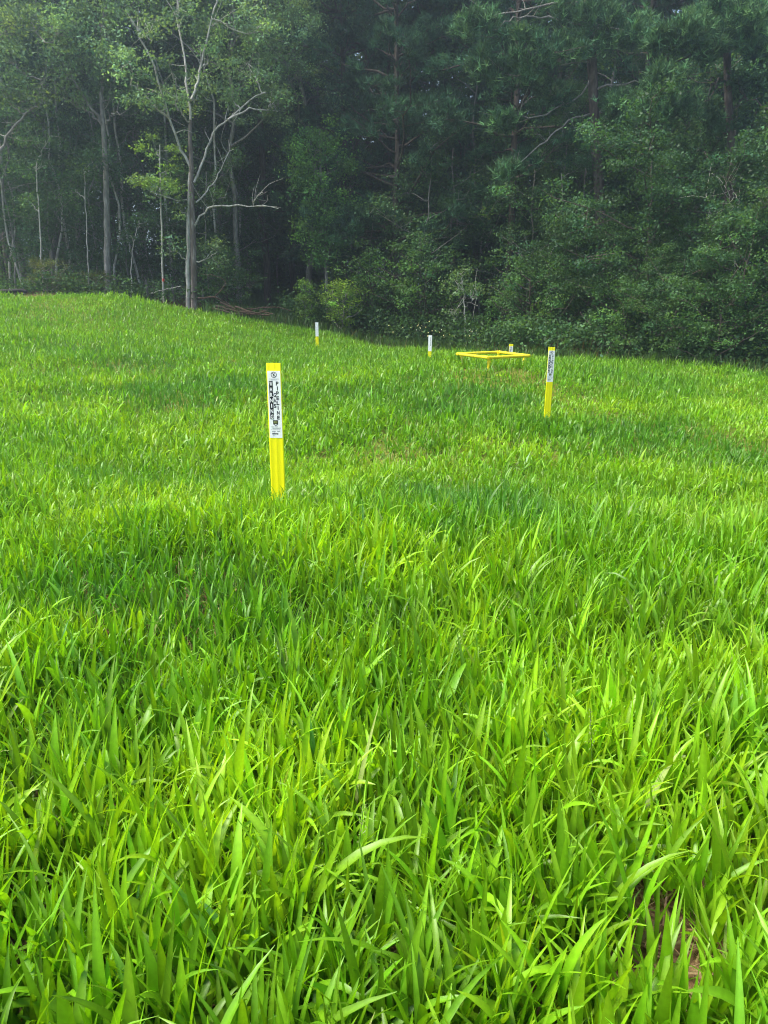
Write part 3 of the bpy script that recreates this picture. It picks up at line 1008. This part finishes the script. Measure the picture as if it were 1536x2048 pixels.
sp = custom_tree('sapling', 'pale sapling with a red band near its foot and a bright leaf spray', 'sapling', ground_pt(326, 29.3), 29.3,
                 [([(327, 594), (325, 520), (323, 440), (321, 350), (319, 290)], .042, .022)],
                 [([(323, 400), (300, 378), (275, 368)], .014, .006, -.5), ([(323, 395), (350, 375), (366, 372)], .014, .006, -.5)],
                 [(300, 366, 36, 14, 11, -.5), (345, 374, 24, 14, 7, -.5), (315, 300, 40, 25, 8, 0), (325, 345, 22, 16, 5, -.3)], rc, 'bark_pale', 'leaf', (.15, .28, .06), .12, 42, .36)
rb = Geo()
q = P(327, 560, 29.3)
tube(rb, [q + [0, 0, -.05], q + [0, 0, .05]], .048, .047, 10)
o = obj('ribbon', rb, M['red'], sp, ground_pt(326, 29.3))
# bright sweetgum by the opening
custom_tree('sweetgum_tree', 'bright green broadleaf tree overhanging the dark opening, left of the bushy pine', 'tree', ground_pt(655, 32.5), 32.5,
            [([(655, 640), (652, 520), (648, 420), (640, 320), (640, 260)], .08, .03)], [],
            [(618, 300, 45, 32, 18, -.6), (650, 270, 40, 26, 13, 0), (600, 345, 30, 30, 12, -.6), (630, 380, 50, 34, 20, -.8), (650, 430, 44, 30, 15, -.5), (625, 460, 36, 24, 11, -.8), (660, 490, 40, 22, 11, -.5), (680, 330, 35, 40, 12, 0), (690, 420, 35, 35, 10, 0), (640, 510, 30, 16, 6, -.6)],
            rc, 'bark_grey', 'leaf', GUM, .13, 62, .5)
# the big right-hand pine
b = ground_pt(1200, 29)
custom_tree('pine_tree', 'tallest pine, its thick grey trunk leaving the picture at top right, with long bare boughs', 'pine tree', b, 29,
            [([(1203, 640), (1201, 450), (1195, 330), (1189, 230), (1183, 130), (1178, 0), (1174, -120)], .20, .15)],
            [([(1186, 225), (1150, 235), (1120, 255), (1095, 275), (1070, 300), (1045, 320), (1025, 335)], .036, .015, -1.2),
             ([(1183, 145), (1160, 195), (1120, 212), (1080, 232), (1030, 235), (1000, 240)], .032, .014, -.8),
             ([(1182, 122), (1150, 125), (1110, 130), (1075, 140), (1040, 145)], .036, .014, -1.0),
             ([(1178, 10), (1120, 5), (1060, 18), (1000, 30), (960, 42)], .043, .016, -1.0),
             ([(1180, 60), (1110, 40), (1060, 32), (1020, 40), (990, 60)], .036, .014, -1.2),
             ([(1188, 230), (1210, 220), (1222, 245)], .025, .01, -.3),
             ([(1190, 258), (1165, 255), (1153, 265)], .025, .01, -.3, 'dead_branch'),
             ([(1184, 180), (1230, 170), (1290, 165), (1330, 180)], .045, .014, -.8),
             ([(1180, 60), (1240, 60), (1300, 80), (1360, 90)], .05, .014, -.8)],
            [(1015, 345, 24, 14, 6, -1.2), (985, 130, 42, 24, 12, -1), (1060, 130, 44, 26, 12, -1), (960, 50, 40, 22, 12, -1), (1120, 90, 40, 24, 10, -.6), (1050, 70, 36, 20, 8, -1), (1195, 50, 40, 40, 14, -.6),
             (1240, 210, 40, 24, 10, -.8), (1310, 190, 38, 24, 12, -.8), (1270, 225, 24, 14, 5, -.8), (1260, 60, 46, 22, 10, -.8), (1020, 240, 36, 20, 8, -.8), (1215, 290, 26, 40, 10, .3), (1225, 360, 22, 22, 7, .3), (1100, 180, 40, 22, 8, .2), (1130, 20, 40, 22, 9, 0)],
            rc, 'bark_brown', 'needle', (.066, .142, .058), kind='pine', n_per=26, limb_bark='bark_grey')
# pine boughs at the upper right
custom_tree('pine_tree', 'pine with its trunk hidden at upper right, holding out bright needle pads', 'pine tree', ground_pt(1470, 27), 27,
            [([(1470, 660), (1466, 450), (1460, 250), (1452, 60), (1446, -100)], .15, .10)],
            [([(1458, 110), (1420, 112), (1380, 112), (1340, 128), (1300, 150)], .045, .014, -1.0),
             ([(1462, 165), (1435, 160), (1425, 190), (1402, 208), (1390, 212)], .035, .012, -.8, 'dead_branch'),
             ([(1455, 60), (1500, 30), (1540, 10)], .04, .014, -.6)],
            [(1365, 215, 34, 20, 9, -1), (1400, 90, 50, 26, 16, -1), (1380, 50, 40, 22, 11, -1), (1340, 80, 36, 20, 9, -1), (1320, 150, 36, 22, 9, -1), (1480, 60, 50, 24, 14, -.8), (1520, 110, 40, 26, 11, -.5), (1500, 180, 44, 24, 10, 0), (1440, 20, 50, 24, 14, -.4), (1430, 240, 30, 18, 5, 0), (1510, 10, 40, 24, 9, 0)],
            rc, 'bark_brown', 'needle', (.074, .160, .062), kind='pine', n_per=26)
# light sapling behind the post with the text column / frame
custom_tree('sapling', 'slender sapling with airy pale leaves standing at the wood edge above the yellow pipe frame', 'sapling', ground_pt(930, 27.6), 27.6,
            [([(931, 690), (930, 640), (928, 600), (925, 560)], .03, .014)],
            [([(929, 630), (915, 622), (905, 628)], .012, .006, -.2), ([(929, 615), (945, 600), (955, 585)], .012, .006, -.2)],
            [(915, 570, 34, 22, 13, 0), (945, 580, 26, 18, 9, 0), (900, 622, 22, 10, 5, -.2), (925, 550, 24, 14, 7, 0)], rc, 'bark_pale', 'leaf', (.10, .185, .07), .09, 32, .3)
# bare dead sapling
custom_tree('dead_sapling', 'bare pale dead sapling with forked twigs above the right-hand thicket', 'sapling', ground_pt(1470, 23.5), 23.5,
            [([(1468, 680), (1470, 520), (1474, 450), (1478, 400), (1480, 350)], .026, .010)],
            [([(1472, 455), (1462, 420), (1455, 385), (1450, 350)], .012, .005, -.2, 'dead_branch'), ([(1478, 405), (1490, 375), (1500, 362)], .010, .005, -.2, 'dead_branch'),
             ([(1476, 410), (1466, 385), (1460, 362)], .010, .005, -.2, 'dead_branch'), ([(1425, 470), (1420, 430), (1412, 390)], .012, .005, -.2, 'dead_branch')], [], rc, 'bark_pale', 'leaf', UNDER)

# ------------------------------------------------------------------ the deep wood and its floor
rw = np.random.default_rng(99)
wood_leaf, wood_bark = Geo(), Geo()
bg1 = hardwood(rw, 24, 4, 5, .2, (.060, .130, .050), 240, 42, .26, 1.1)
bg2 = hardwood(rw, 22, 9, 5, .2, (.070, .142, .060), 240, 42, .26, 1.1)
bg3 = pine(rw, 26, 7, 4.5, .2, (.046, .104, .055), dens=9, width=.06, needle=.4, K=7)
spots = []
for row, y in enumerate([41, 46, 51, 56, 62, 69]):
    for x in np.arange(-40, 40, 5.2):
        xx, yy = x + rw.uniform(-2, 2), y + rw.uniform(-2, 2)
        if abs(xx) > .62 * yy + 3:
            continue
        px = 768 + xx / yy * F
        if 520 < px < 620 and yy < 50:
            continue
        if xx < -5 and rw.random() < .3:
            continue
        spots.append((xx, yy))
for px, y in ((505, 57), (535, 64), (560, 55), (590, 60), (615, 66)):
    spots.append(((px - 768) / F * y, y))
for i, (x, y) in enumerate(spots):
    p = (bg3 if px_right else bg1) if (px_right := (x > -4)) and i % 3 else (bg2 if i % 2 else bg1)
    kw = dict(scale=rw.uniform(.85, 1.15) * (.78 if x < -6 else 1), rot=rw.uniform(0, 6.28), loc=(x, y, tz1(x, y)))
    wood_bark.include(p[0], **kw)
    wood_bark.include(p[1], **kw)
    wood_leaf.include(p[2], **kw)
# undergrowth on the forest floor
ug = Geo()
n = 5200
x = rw.uniform(-32, 30, n)
y = edge_y(x) + 1.2 + rw.random(n) ** 1.3 * 38
px = 768 + x / y * F
gap = (px > 505) & (px < 640) & (y < 42)
keep = (np.abs(x) < .6 * y + 3) & ~gap
x, y = x[keep], y[keep]
hh = rw.random(len(x)) ** 1.6 * np.where(y - edge_y(x) < 4, np.where(x < -6, .8, 1.6), 4.5) * (.4 + vnoise(x, y, 4, 3))
ctr = np.stack([x, y, tz(x, y) + .15 + hh], 1)
m_ = 520
xe = rw.uniform(-4, 14, m_)
ye = edge_y(xe) + rw.uniform(.7, 2.4, m_)
ctr = np.concatenate([ctr, np.stack([xe, ye, tz(xe, ye) + .1 + rw.random(m_) * .9], 1)])
x = ctr[:, 0]
leaves(ug, ctr, rw.uniform(.3, .75, len(x)), 42, .13, (.056, .125, .042), rw, flat=.6)
n = 6500
x = rw.uniform(-44, 44, n)
y = rw.uniform(44, 72, n)
keep = np.abs(x) < .6 * y + 4
x, y = x[keep], y[keep]
ctr = np.stack([x, y, tz(x, y) + rw.random(len(x)) ** 1.2 * 12], 1)
gy2 = rw.uniform(47, 70, 900)
gx2 = (rw.uniform(480, 660, 900) - 768) / F * gy2
ctr = np.concatenate([ctr, np.stack([gx2, gy2, tz(gx2, gy2) + rw.random(900) * 9], 1)])
x = ctr[:, 0]
leaves(wood_leaf, ctr, rw.uniform(.7, 1.6, len(x)), 60, .24, (.052, .115, .046), rw, flat=.7)
obj_w = tag(obj('forest', wood_leaf, M['leaf']), kind='stuff', label='dark foliage of the deep wood filling the space behind the front trees', cat='forest')
tag(obj('forest', wood_bark, M['bark_brown']), kind='stuff', label='trunks and boughs of the deep wood behind the front trees', cat='forest')
tag(obj('undergrowth', ug, M['leaf']), kind='stuff', label='dark leafy undergrowth on the forest floor', cat='undergrowth')

# weeds along the grass edge and in the opening
wd = Geo()
n = 9000
t = rw.random(n)
x = rw.uniform(-16, 13, n)
y = edge_y(x) + rw.normal(.4, .5, n)
px = 768 + x / y * F
k = px > 420
x, y = x[k], y[k]
z = tz(x, y)
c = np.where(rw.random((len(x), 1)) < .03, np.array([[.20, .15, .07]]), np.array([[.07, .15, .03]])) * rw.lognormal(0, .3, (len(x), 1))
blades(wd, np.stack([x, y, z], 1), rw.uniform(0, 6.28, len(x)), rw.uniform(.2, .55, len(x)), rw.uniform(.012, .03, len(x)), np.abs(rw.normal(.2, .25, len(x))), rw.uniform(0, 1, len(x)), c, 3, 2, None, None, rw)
# shaded grass of the track into the wood
n = 14000
x = rw.uniform(-8.5, -2.2, n)
y = rw.uniform(29.5, 44, n)
px = 768 + x / y * F
k = (px > 470) & (px < 660) & (y > edge_y(x) + rw.uniform(.2, 2.5, n)) & (vnoise(x, y, 1.2, 8) > .25)
x, y = x[k], y[k]
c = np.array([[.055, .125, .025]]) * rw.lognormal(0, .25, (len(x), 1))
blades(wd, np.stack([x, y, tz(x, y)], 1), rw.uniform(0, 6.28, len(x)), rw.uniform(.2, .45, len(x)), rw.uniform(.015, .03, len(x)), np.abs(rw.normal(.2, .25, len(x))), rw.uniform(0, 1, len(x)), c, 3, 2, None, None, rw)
# reddish dry grass clump right of the frame
n = 380
q = ground_pt(1195, 24.5)
x, y = q[0] + rw.normal(0, .55, n), q[1] + rw.normal(0, .4, n)
c = np.array([[.12, .085, .05]]) * rw.lognormal(0, .3, (n, 1))
blades(wd, np.stack([x, y, tz(x, y)], 1), rw.uniform(0, 6.28, n), rw.uniform(.5, 1.1, n), rw.uniform(.01, .02, n), np.abs(rw.normal(.12, .12, n)), rw.uniform(0, .7, n), c, 3, 2, None, None, rw)
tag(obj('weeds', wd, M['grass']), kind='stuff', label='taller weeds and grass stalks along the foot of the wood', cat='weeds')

# small pale flowers
fl = Geo()
for (px, py, n) in [(835, 655, 9), (850, 662, 6), (915, 668, 8), (950, 665, 5), (1048, 676, 6), (1056, 683, 5), (870, 652, 4), (800, 664, 3), (1010, 672, 3), (1145, 690, 3)]:
    for _ in range(n):
        p = P(px + rw.normal(0, 14), py + rw.normal(0, 8), 26.6)
        p[2] = max(p[2], tz1(p[0], p[1]) + .15)
        r = rw.uniform(.010, .022)
        a = np.arange(6) * math.pi / 3
        nr = norm(np.array([rw.normal(0, .4), -.7, .6]))
        u = norm(np.cross(nr, [0, 0, 1.0]))
        w = np.cross(nr, u)
        ring = p + r * (np.cos(a)[:, None] * u + np.sin(a)[:, None] * w)
        fl.add(np.concatenate([ring, [p + nr * .008]]), [[i, (i + 1) % 6, 6] for i in range(6)], [.72, .70, .28] if rw.random() < .7 else [.75, .75, .65])
        gpt = np.array([p[0], p[1] + .02, tz1(p[0], p[1] + .02)])
        tube(fl, [gpt, p - [0, -.004, .002]], .004, .003, 3, [.06, .12, .03], cap=False)
tag(obj('wildflowers', fl, M['petal'], smooth=False), kind='stuff', label='tiny pale yellow flowers dotted along the foot of the wood', cat='flowers')

# ------------------------------------------------------------------ brush pile, log, fence
bp = thing('brush_pile', 'pile of brown fallen branches right of the twin-trunked tree', 'brush pile', ground_pt(470, 28.6))
bl = np.array(bp.location)
for path, r0, r1 in [([(396, 601), (430, 600), (452, 610), (470, 622), (500, 628)], .035, .015), ([(430, 600), (447, 580), (449, 566), (425, 556), (400, 553)], .022, .008),
                     ([(432, 618), (460, 624), (500, 633), (540, 636)], .05, .03), ([(450, 622), (490, 628), (520, 620), (555, 619), (580, 627)], .03, .012), ([(440, 610), (480, 626), (512, 632)], .04, .02),
                     ([(456, 632), (458, 622), (450, 618)], .025, .015), ([(470, 618), (505, 630), (530, 630), (545, 634)], .035, .02), ([(425, 622), (455, 630), (485, 634)], .04, .02), ([(480, 632), (500, 622), (530, 626)], .03, .012)]:
    dd = 28.6 + rw.uniform(-.2, .3)
    pts = [P(a, b_ - 5, dd + rw.normal(0, .08)) for a, b_ in path]
    pts = [np.array([p[0], p[1], max(p[2], tz1(p[0], p[1]) + .16)]) for p in pts]
    gg = Geo()
    sp_ = smooth_path(pts, 14, .015, rw)
    tube(gg, sp_, r0, r1, 7)
    for _ in range(4):
        a = sp_[rw.integers(4, 13)]
        e = a + norm(rw.normal(0, 1, 3) + [0, 0, .5]) * rw.uniform(.15, .5)
        tube(gg, [a, (a + e) / 2 + rw.normal(0, .03, 3), e], r1 * .6, .003, 4, cap=False)
    obj('branch', gg, M['twig'], bp, bl)
lg = Geo()
q = ground_pt(-30, 28)
q2 = ground_pt(62, 28.2)
tube(lg, smooth_path([q + [0, 0, .22], (q + q2) / 2 + [0, 0, .25], q2 + [0, 0, .20]], 9, .015, rw), .08, .06, 9)
lo = obj('log', lg, M['pipe_black'], None, q)
tag(lo, 'dark log lying on the crest at the left frame edge', 'log')
fence = thing('wire_fence', 'low dark wire fence between the red-banded sapling and the twin-trunked tree', 'fence', ground_pt(350, 29.8))
flc = np.array(fence.location)
tops = []
for px in (300, 352, 410):
    gp = ground_pt(px, 29.8)
    gg = Geo()
    tube(gg, [gp, gp + [0, 0, .75], gp + [0, 0, .8]], .035, .03, 7)
    obj('fence_post', gg, M['dark_metal'], fence, flc)
    tops.append(gp)
gg = Geo()
for h in (.35, .55, .74):
    tube(gg, smooth_path([t_ + [0, -.04, h] for t_ in tops], 9), .008, .008, 4)
for q_ in np.linspace(0.03, .97, 24):
    a = tops[0] + (tops[-1] - tops[0]) * q_
    a[2] = np.interp(q_, [0, .46, 1], [t_[2] for t_ in tops])
    tube(gg, [a + [0, -.05, .2], a + [0, -.05, .72]], .005, .005, 4)
obj('wire', gg, M['dark_metal'], fence, flc)
pg = Geo()
a, b_ = P(300, 587, 29), P(362, 572, 29.1)
tube(pg, smooth_path([a, (a + b_) / 2, b_], 8, .01, rw), .022, .014, 6)
tag(obj('fallen_pole', pg, M['bark_pale'], None, a), 'thin pale fallen pole leaning low across the foot of the red-banded sapling', 'pole')

# ------------------------------------------------------------------ markers
def text_geo(s, h, bold=0.0):
    cu = bpy.data.curves.new('lettering', 'FONT')
    cu.body = s
    cu.size = h / .72
    cu.align_x = 'CENTER'
    cu.offset = bold
    cu.resolution_u = 3
    to = bpy.data.objects.new('lettering', cu)
    C.objects.link(to)
    dg = bpy.context.evaluated_depsgraph_get()
    me = bpy.data.meshes.new_from_object(to.evaluated_get(dg))
    v = np.array([q.co[:] for q in me.vertices])
    fs = [list(p.vertices) for p in me.polygons]
    bpy.data.objects.remove(to)
    bpy.data.curves.remove(cu)
    bpy.data.meshes.remove(me)
    return v, fs


def put_text(g, s, x, z, h, bold, yf, width=None):
    v, fs = text_geo(s, h, bold)
    if len(v) == 0:
        return
    w = v[:, 0].max() - v[:, 0].min()
    cx = (v[:, 0].max() + v[:, 0].min()) / 2
    k = width / w if width else 1
    out = np.stack([(v[:, 0] - cx) * k + x, np.full(len(v), yf), v[:, 1] + z - h / 2], 1)
    tri = [f for f in fs if len(f) == 3]
    quad = [f for f in fs if len(f) == 4]
    oth = [f for f in fs if len(f) > 4]
    for f in oth:
        tri += [[f[0], f[i], f[i + 1]] for i in range(1, len(f) - 1)]
    tri += [[f[0], f[i], f[i + 1]] for f in quad for i in (1, 2)]
    if tri:
        g.add(out, tri)


def box(g, x0, x1, y0, y1, z0, z1):
    v = [(x, y, z) for z in (z0, z1) for y in (y0, y1) for x in (x0, x1)]
    g.add(v, [[0, 2, 3, 1], [4, 5, 7, 6], [0, 1, 5, 4], [2, 6, 7, 3], [0, 4, 6, 2], [1, 3, 7, 5]])


def panel_geo(w, top, bot=-.35):
    """flat flexible marker post: ribbed cross-section, chamfered top"""
    hw = w / 2
    prof = [(-hw, -.002), (-hw + .003, -.0055), (-hw + .009, -.0055), (-hw + .013, -.0045), (-.006, -.0045), (-.003, -.0053), (.003, -.0053), (.006, -.0045), (hw - .013, -.0045), (hw - .009, -.0055), (hw - .003, -.0055), (hw, -.002),
            (hw, .003), (.004, .003), (.003, .007), (-.003, .007), (-.004, .003), (-hw, .003)]
    g = Geo()
    zs = [bot, 0, top * .5, top - .006, top]
    n = len(prof)
    v, f = [], []
    for i, z in enumerate(zs):
        s = 1 if i < 4 else .96
        v += [(x * s, y * (1 if i < 4 else .8), z) for x, y in prof]
    for i in range(len(zs) - 1):
        for k in range(n):
            k2 = (k + 1) % n
            f.append([i * n + k, i * n + k2, (i + 1) * n + k2, (i + 1) * n + k])
    g.add(v, f)
    b_ = (len(zs) - 1) * n
    cc = [(0, 0, top)]
    g.add(np.concatenate([np.array(v[b_:]), cc]), [[k, (k + 1) % n, n] for k in range(n)])
    return g


YF = -.0062


def full_decal(parent, top, detail=True):
    """white warning decal, the writing on it; z measured from the top of the post"""
    S_ = .000492
    z0 = top - .050
    Z = lambda py: z0 - (py - 275) * S_
    g = Geo()
    box(g, -.0425, .0425, YF, -.0050, Z(1165), z0)
    dec = obj('decal', g, M['white'], parent, smooth=False)
    k = Geo()
    y1 = YF - .0006
    panel = dec
    # PIPELINE and GAS, letters stacked
    for i, ch in enumerate("PIPELINE"):
        put_text(k, ch, .0205, Z(437 + i * 64.5), .0238, .0013, y1, {'I': .0060}.get(ch, .0175))
    for i, ch in enumerate("GAS"):
        put_text(k, ch, .0012, Z(590 + i * 71), .0255, .0013, y1, .0175)
    obj('lettering', k, M['black'], dec, smooth=False)
    st = Geo()
    box(st, -.0335, -.0095, y1, YF + .0001, Z(914), Z(404))
    obj('warning_strip', st, M['black'], dec, smooth=False)
    wl = Geo()
    for i, ch in enumerate("WARNING"):
        put_text(wl, ch, -.0215, Z(441 + i * 72.6), .0265, .0008, y1 - .0005, {'I': .0065}.get(ch, .0175))
    obj('lettering', wl, M['white'], dec, smooth=False)
    # no-digging ring with slash and stooped figure
    rg_ = Geo()
    cz = Z(325)
    a = np.arange(40) * 2 * math.pi / 40
    ro, ri = .0192, .0158
    ring = [(ro * math.cos(t_), y1, cz + ro * math.sin(t_)) for t_ in a] + [(ri * math.cos(t_), y1, cz + ri * math.sin(t_)) for t_ in a]
    rg_.add(ring, [[i, (i + 1) % 40, 40 + (i + 1) % 40, 40 + i] for i in range(40)])

    def bar(x0, z0_, x1, z1_, w):
        d = np.array([x1 - x0, z1_ - z0_])
        nn = np.array([-d[1], d[0]]) / np.hypot(*d) * w / 2
        q4 = [(x0 + nn[0], y1 - .0002, cz + z0_ + nn[1]), (x0 - nn[0], y1 - .0002, cz + z0_ - nn[1]), (x1 - nn[0], y1 - .0002, cz + z1_ - nn[1]), (x1 + nn[0], y1 - .0002, cz + z1_ + nn[1])]
        rg_.add(q4, [[0, 1, 2, 3]])
    bar(-.0118, .0118, .0118, -.0118, .0032)
    bar(-.004, .0015, .004, .007, .0034)
    bar(-.004, .0015, -.0055, -.010, .0026)
    bar(-.003, .001, .001, -.011, .0024)
    bar(.002, .006, -.001, -.003, .002)
    bar(.0045, .0075, .0075, .0100, .0036)
    obj('symbol', rg_, M['black'], dec, smooth=False)
    # shield emblem
    em = Geo()
    cz2 = Z(962)
    sh_ = [(-.0165, .018), (.0165, .018), (.0165, -.008), (0, -.0215), (-.0165, -.008)]
    em.add([(x, y1, cz2 + z) for x, z in sh_], [[0, 1, 2], [0, 2, 3], [0, 3, 4]])
    eo = obj('emblem', em, M['black'], dec, smooth=False)
    e2 = Geo()
    for x0, x1, za, zb in [(-.0125, -.004, .0135, -.003), (-.002, .003, .0135, -.005), (.005, .0125, .0135, -.003)]:
        box(e2, x0, x1, y1 - .0003, y1 - .0001, cz2 + zb, cz2 + za)
    obj('emblem_bars', e2, M['olive_print'], dec, smooth=False)
    e3 = Geo()
    e3.add([(-.009, y1 - .0004, cz2 - .0085), (.009, y1 - .0004, cz2 - .0085), (0, y1 - .0004, cz2 - .0165)], [[0, 2, 1]])
    obj('emblem_chevron', e3, M['white'], dec, smooth=False)
    # fine print: lines too small to read
    rp_ = np.random.default_rng(3)
    fp = Geo()
    for py, x0, x1, h in [(380, -.033, .033, .0030), (392, -.020, .020, .0026), (1015, -.030, .016, .0036), (1032, -.022, .034, .0048), (1054, -.032, .033, .0026), (1075, -.028, -.002, .0048), (1076, .008, .028, .0042), (1136, -.022, -.006, .0040)]:
        if py in (1015, 1054, 1075, 1136):
            obj('lettering', fp, M['grey_print'], dec, smooth=False)
            fp = Geo()
        x = x0
        while x < x1:
            w = rp_.uniform(.0014, .0042)
            box(fp, x, min(x + w, x1), y1, y1 + .0004, Z(py) - h / 2 * rp_.uniform(.6, 1), Z(py) + h / 2 * rp_.uniform(.6, 1))
            x += w + .0009
    obj('lettering', fp, M['grey_print'], dec, smooth=False)
    cn = Geo()
    x = -.024
    for w, h in [(.006, .011), (.003, .010), (.002, .013), (.005, .009), (.005, .008), (.003, .010), (.004, .008), (.003, .011)]:
        box(cn, x, x + w, y1, y1 + .0004, Z(1118), Z(1118) + h)
        x += w + .0011
    obj('company_print', cn, M['black'], dec, smooth=False)
    return dec


def marker(label, px, py_top, d, rot, full=True, tilt=(0, 0), group='pipeline marker posts'):
    top_pt = P(px, py_top, d)
    z = tz1(top_pt[0], d)
    t = thing('pipeline_marker', label, 'marker post', (top_pt[0], d, z), group, rot)
    t.rotation_euler = (tilt[0], tilt[1], rot)
    top = top_pt[2] - z
    obj('panel', panel_geo(.096, top), M['yellow'], t)
    return t, top


t, top = marker('nearest yellow pipeline marker post with a large legible white warning decal, front of the field', 547, 726, 4.9, math.radians(-4))
full_decal(t, top)
t, top = marker('yellow pipeline marker post right of the yellow pipe frame, its white decal turned slightly away', 1102, 694, 10.8, math.radians(8), tilt=(0, math.radians(.7)))
full_decal(t, top)
for ch in t.children:
    if ch.name.startswith('decal'):
        ch.scale = (1.11, 1, 1)
t, top = marker('short yellow marker post with white decal standing directly behind the yellow pipe frame', 1022.5, 688, 17.6, math.radians(5))
full_decal(t, top)


def plain_sleeve(t, top, h, text):
    g = Geo()
    box(g, -.0495, .0495, YF, .0085, top - h, top + .004)
    sl = obj('decal', g, M['white'], t, smooth=False)
    fp = Geo()
    for i in range(9):
        z = top - .06 - i * .026
        rr = np.random.default_rng(i)
        box(fp, .006 + rr.uniform(0, .006), .022 + rr.uniform(0, .006), YF - .0006, YF + .0001, z, z + .014)
    if text:
        obj('lettering', fp, M['grey_print'], sl, smooth=False)
    else:
        cp_ = Geo()
        for i in range(3):
            box(cp_, -.004, .012, YF - .0006, YF + .0001, top - .08 - i * .07, top - .07 - i * .07)
        obj('lettering', cp_, M['grey_print'], sl, smooth=False)


t, top = marker('farthest marker post, upper half plain white over yellow, on the slope below the brush pile', 633.5, 645, 25, math.radians(3), tilt=(0, 0))
plain_sleeve(t, top, .44, False)
t, top = marker('white-topped yellow marker post with a faint column of print, left of the yellow pipe frame', 859.5, 671, 21, math.radians(-3), tilt=(0, math.radians(1)))
plain_sleeve(t, top, .42, True)

# ------------------------------------------------------------------ guard frame
cor = [P(914, 708, 15.4), P(998, 704.3, 16.3), P(1059, 711.8, 15.3), P(977, 715.3, 14.5)]
fr = thing('guard_frame', 'low square frame of thick yellow pipe on short legs around a buried valve', 'pipe frame', (cor[0][0] * .5 + cor[2][0] * .5, 15.4, tz1(cor[0][0] * .5 + cor[2][0] * .5, 15.4)))
fl0 = np.array(fr.location)
for i in range(4):
    a, b_ = cor[i], cor[(i + 1) % 4]
    dv = norm(b_ - a)
    gg = Geo()
    tube(gg, np.stack([a + dv * .0, a + dv * .05, (a + b_) / 2, b_ - dv * .05, b_]), (.029), .029, 14)
    obj('rail', gg, M['yellow_paint'], fr, fl0)
for i in range(4):
    a = cor[i]
    ctr_ = sum(cor) / 4
    q = a + norm(ctr_ - a) * .1
    gz = tz1(q[0], q[1])
    gg = Geo()
    tube(gg, [[q[0], q[1], gz - .3], [q[0], q[1], gz], [q[0], q[1], a[2] - .01]], .027, .027, 12)
    tube(gg, [[q[0], q[1], a[2] - .10], [q[0], q[1], a[2] - .075]], .038, .038, 12)
    obj('leg', gg, M['yellow_paint'], fr, fl0)
    # elbow that rounds the corner
    e = Geo()
    p0, p1 = cor[i - 1], cor[(i + 1) % 4]
    d0, d1 = norm(p0 - a), norm(p1 - a)
    tube(e, smooth_path([a + d0 * .10, a + d0 * .02, a + d1 * .02, a + d1 * .10], 10), .0325, .0325, 14)
    obj('elbow', e, M['yellow_paint'], fr, fl0)

# ------------------------------------------------------------------ haze
hz = Geo()
box(hz, -410, 410, -410, 710, -4, 36)
hm_ = bpy.data.materials.new('haze_air')
nt, N_, L_ = nodes(hm_)
ho = N_.new('ShaderNodeOutputMaterial')
pv = N_.new('ShaderNodeVolumePrincipled')
pv.inputs['Color'].default_value = (.70, .88, 1, 1)
pv.inputs['Density'].default_value = .0036
pv.inputs['Anisotropy'].default_value = .75
L_.new(pv.outputs[0], ho.inputs['Volume'])
tag(obj('haze', hz, hm_, smooth=False), kind='stuff', label='thin pale haze filling the air over the field and the wood', cat='haze')

# ------------------------------------------------------------------ light
SUN_EL, SUN_AZ = math.radians(61), math.radians(-98)
w = bpy.data.worlds.new("World")
S.world = w
w.use_nodes = True
nt = w.node_tree
bgn = nt.nodes['Background']
sky = nt.nodes.new('ShaderNodeTexSky')
sky.sky_type = 'NISHITA'
sky.sun_disc = False
sky.sun_elevation = SUN_EL
sky.sun_rotation = SUN_AZ
sky.air_density = 1.0
sky.dust_density = 4.0
sky.ozone_density = 1.0
nt.links.new(sky.outputs[0], bgn.inputs[0])
bgn.inputs[1].default_value = .14
sl = bpy.data.lights.new("sun", 'SUN')
sl.energy = 2.6
sl.angle = math.radians(25)
sl.color = (1, .95, .86)
so = bpy.data.objects.new("sun", sl)
C.objects.link(so)
dirv = Vector((math.sin(SUN_AZ) * math.cos(SUN_EL), math.cos(SUN_AZ) * math.cos(SUN_EL), math.sin(SUN_EL)))
so.rotation_euler = dirv.to_track_quat('Z', 'Y').to_euler()
so.location = (-10, 10, 40)

S.view_settings.view_transform = 'Standard'
S.view_settings.look = 'None'
S.view_settings.exposure = 1.45
S.view_settings.gamma = 1
S.render.engine = 'CYCLES'
cy = S.cycles
cy.use_denoising = True
cy.filter_width = 1.1
cy.denoiser = 'OPENIMAGEDENOISE'
cy.max_bounces = 6
cy.diffuse_bounces = 3
cy.glossy_bounces = 2
cy.transmission_bounces = 3
cy.transparent_max_bounces = 4
cy.caustics_reflective = False
cy.caustics_refractive = False
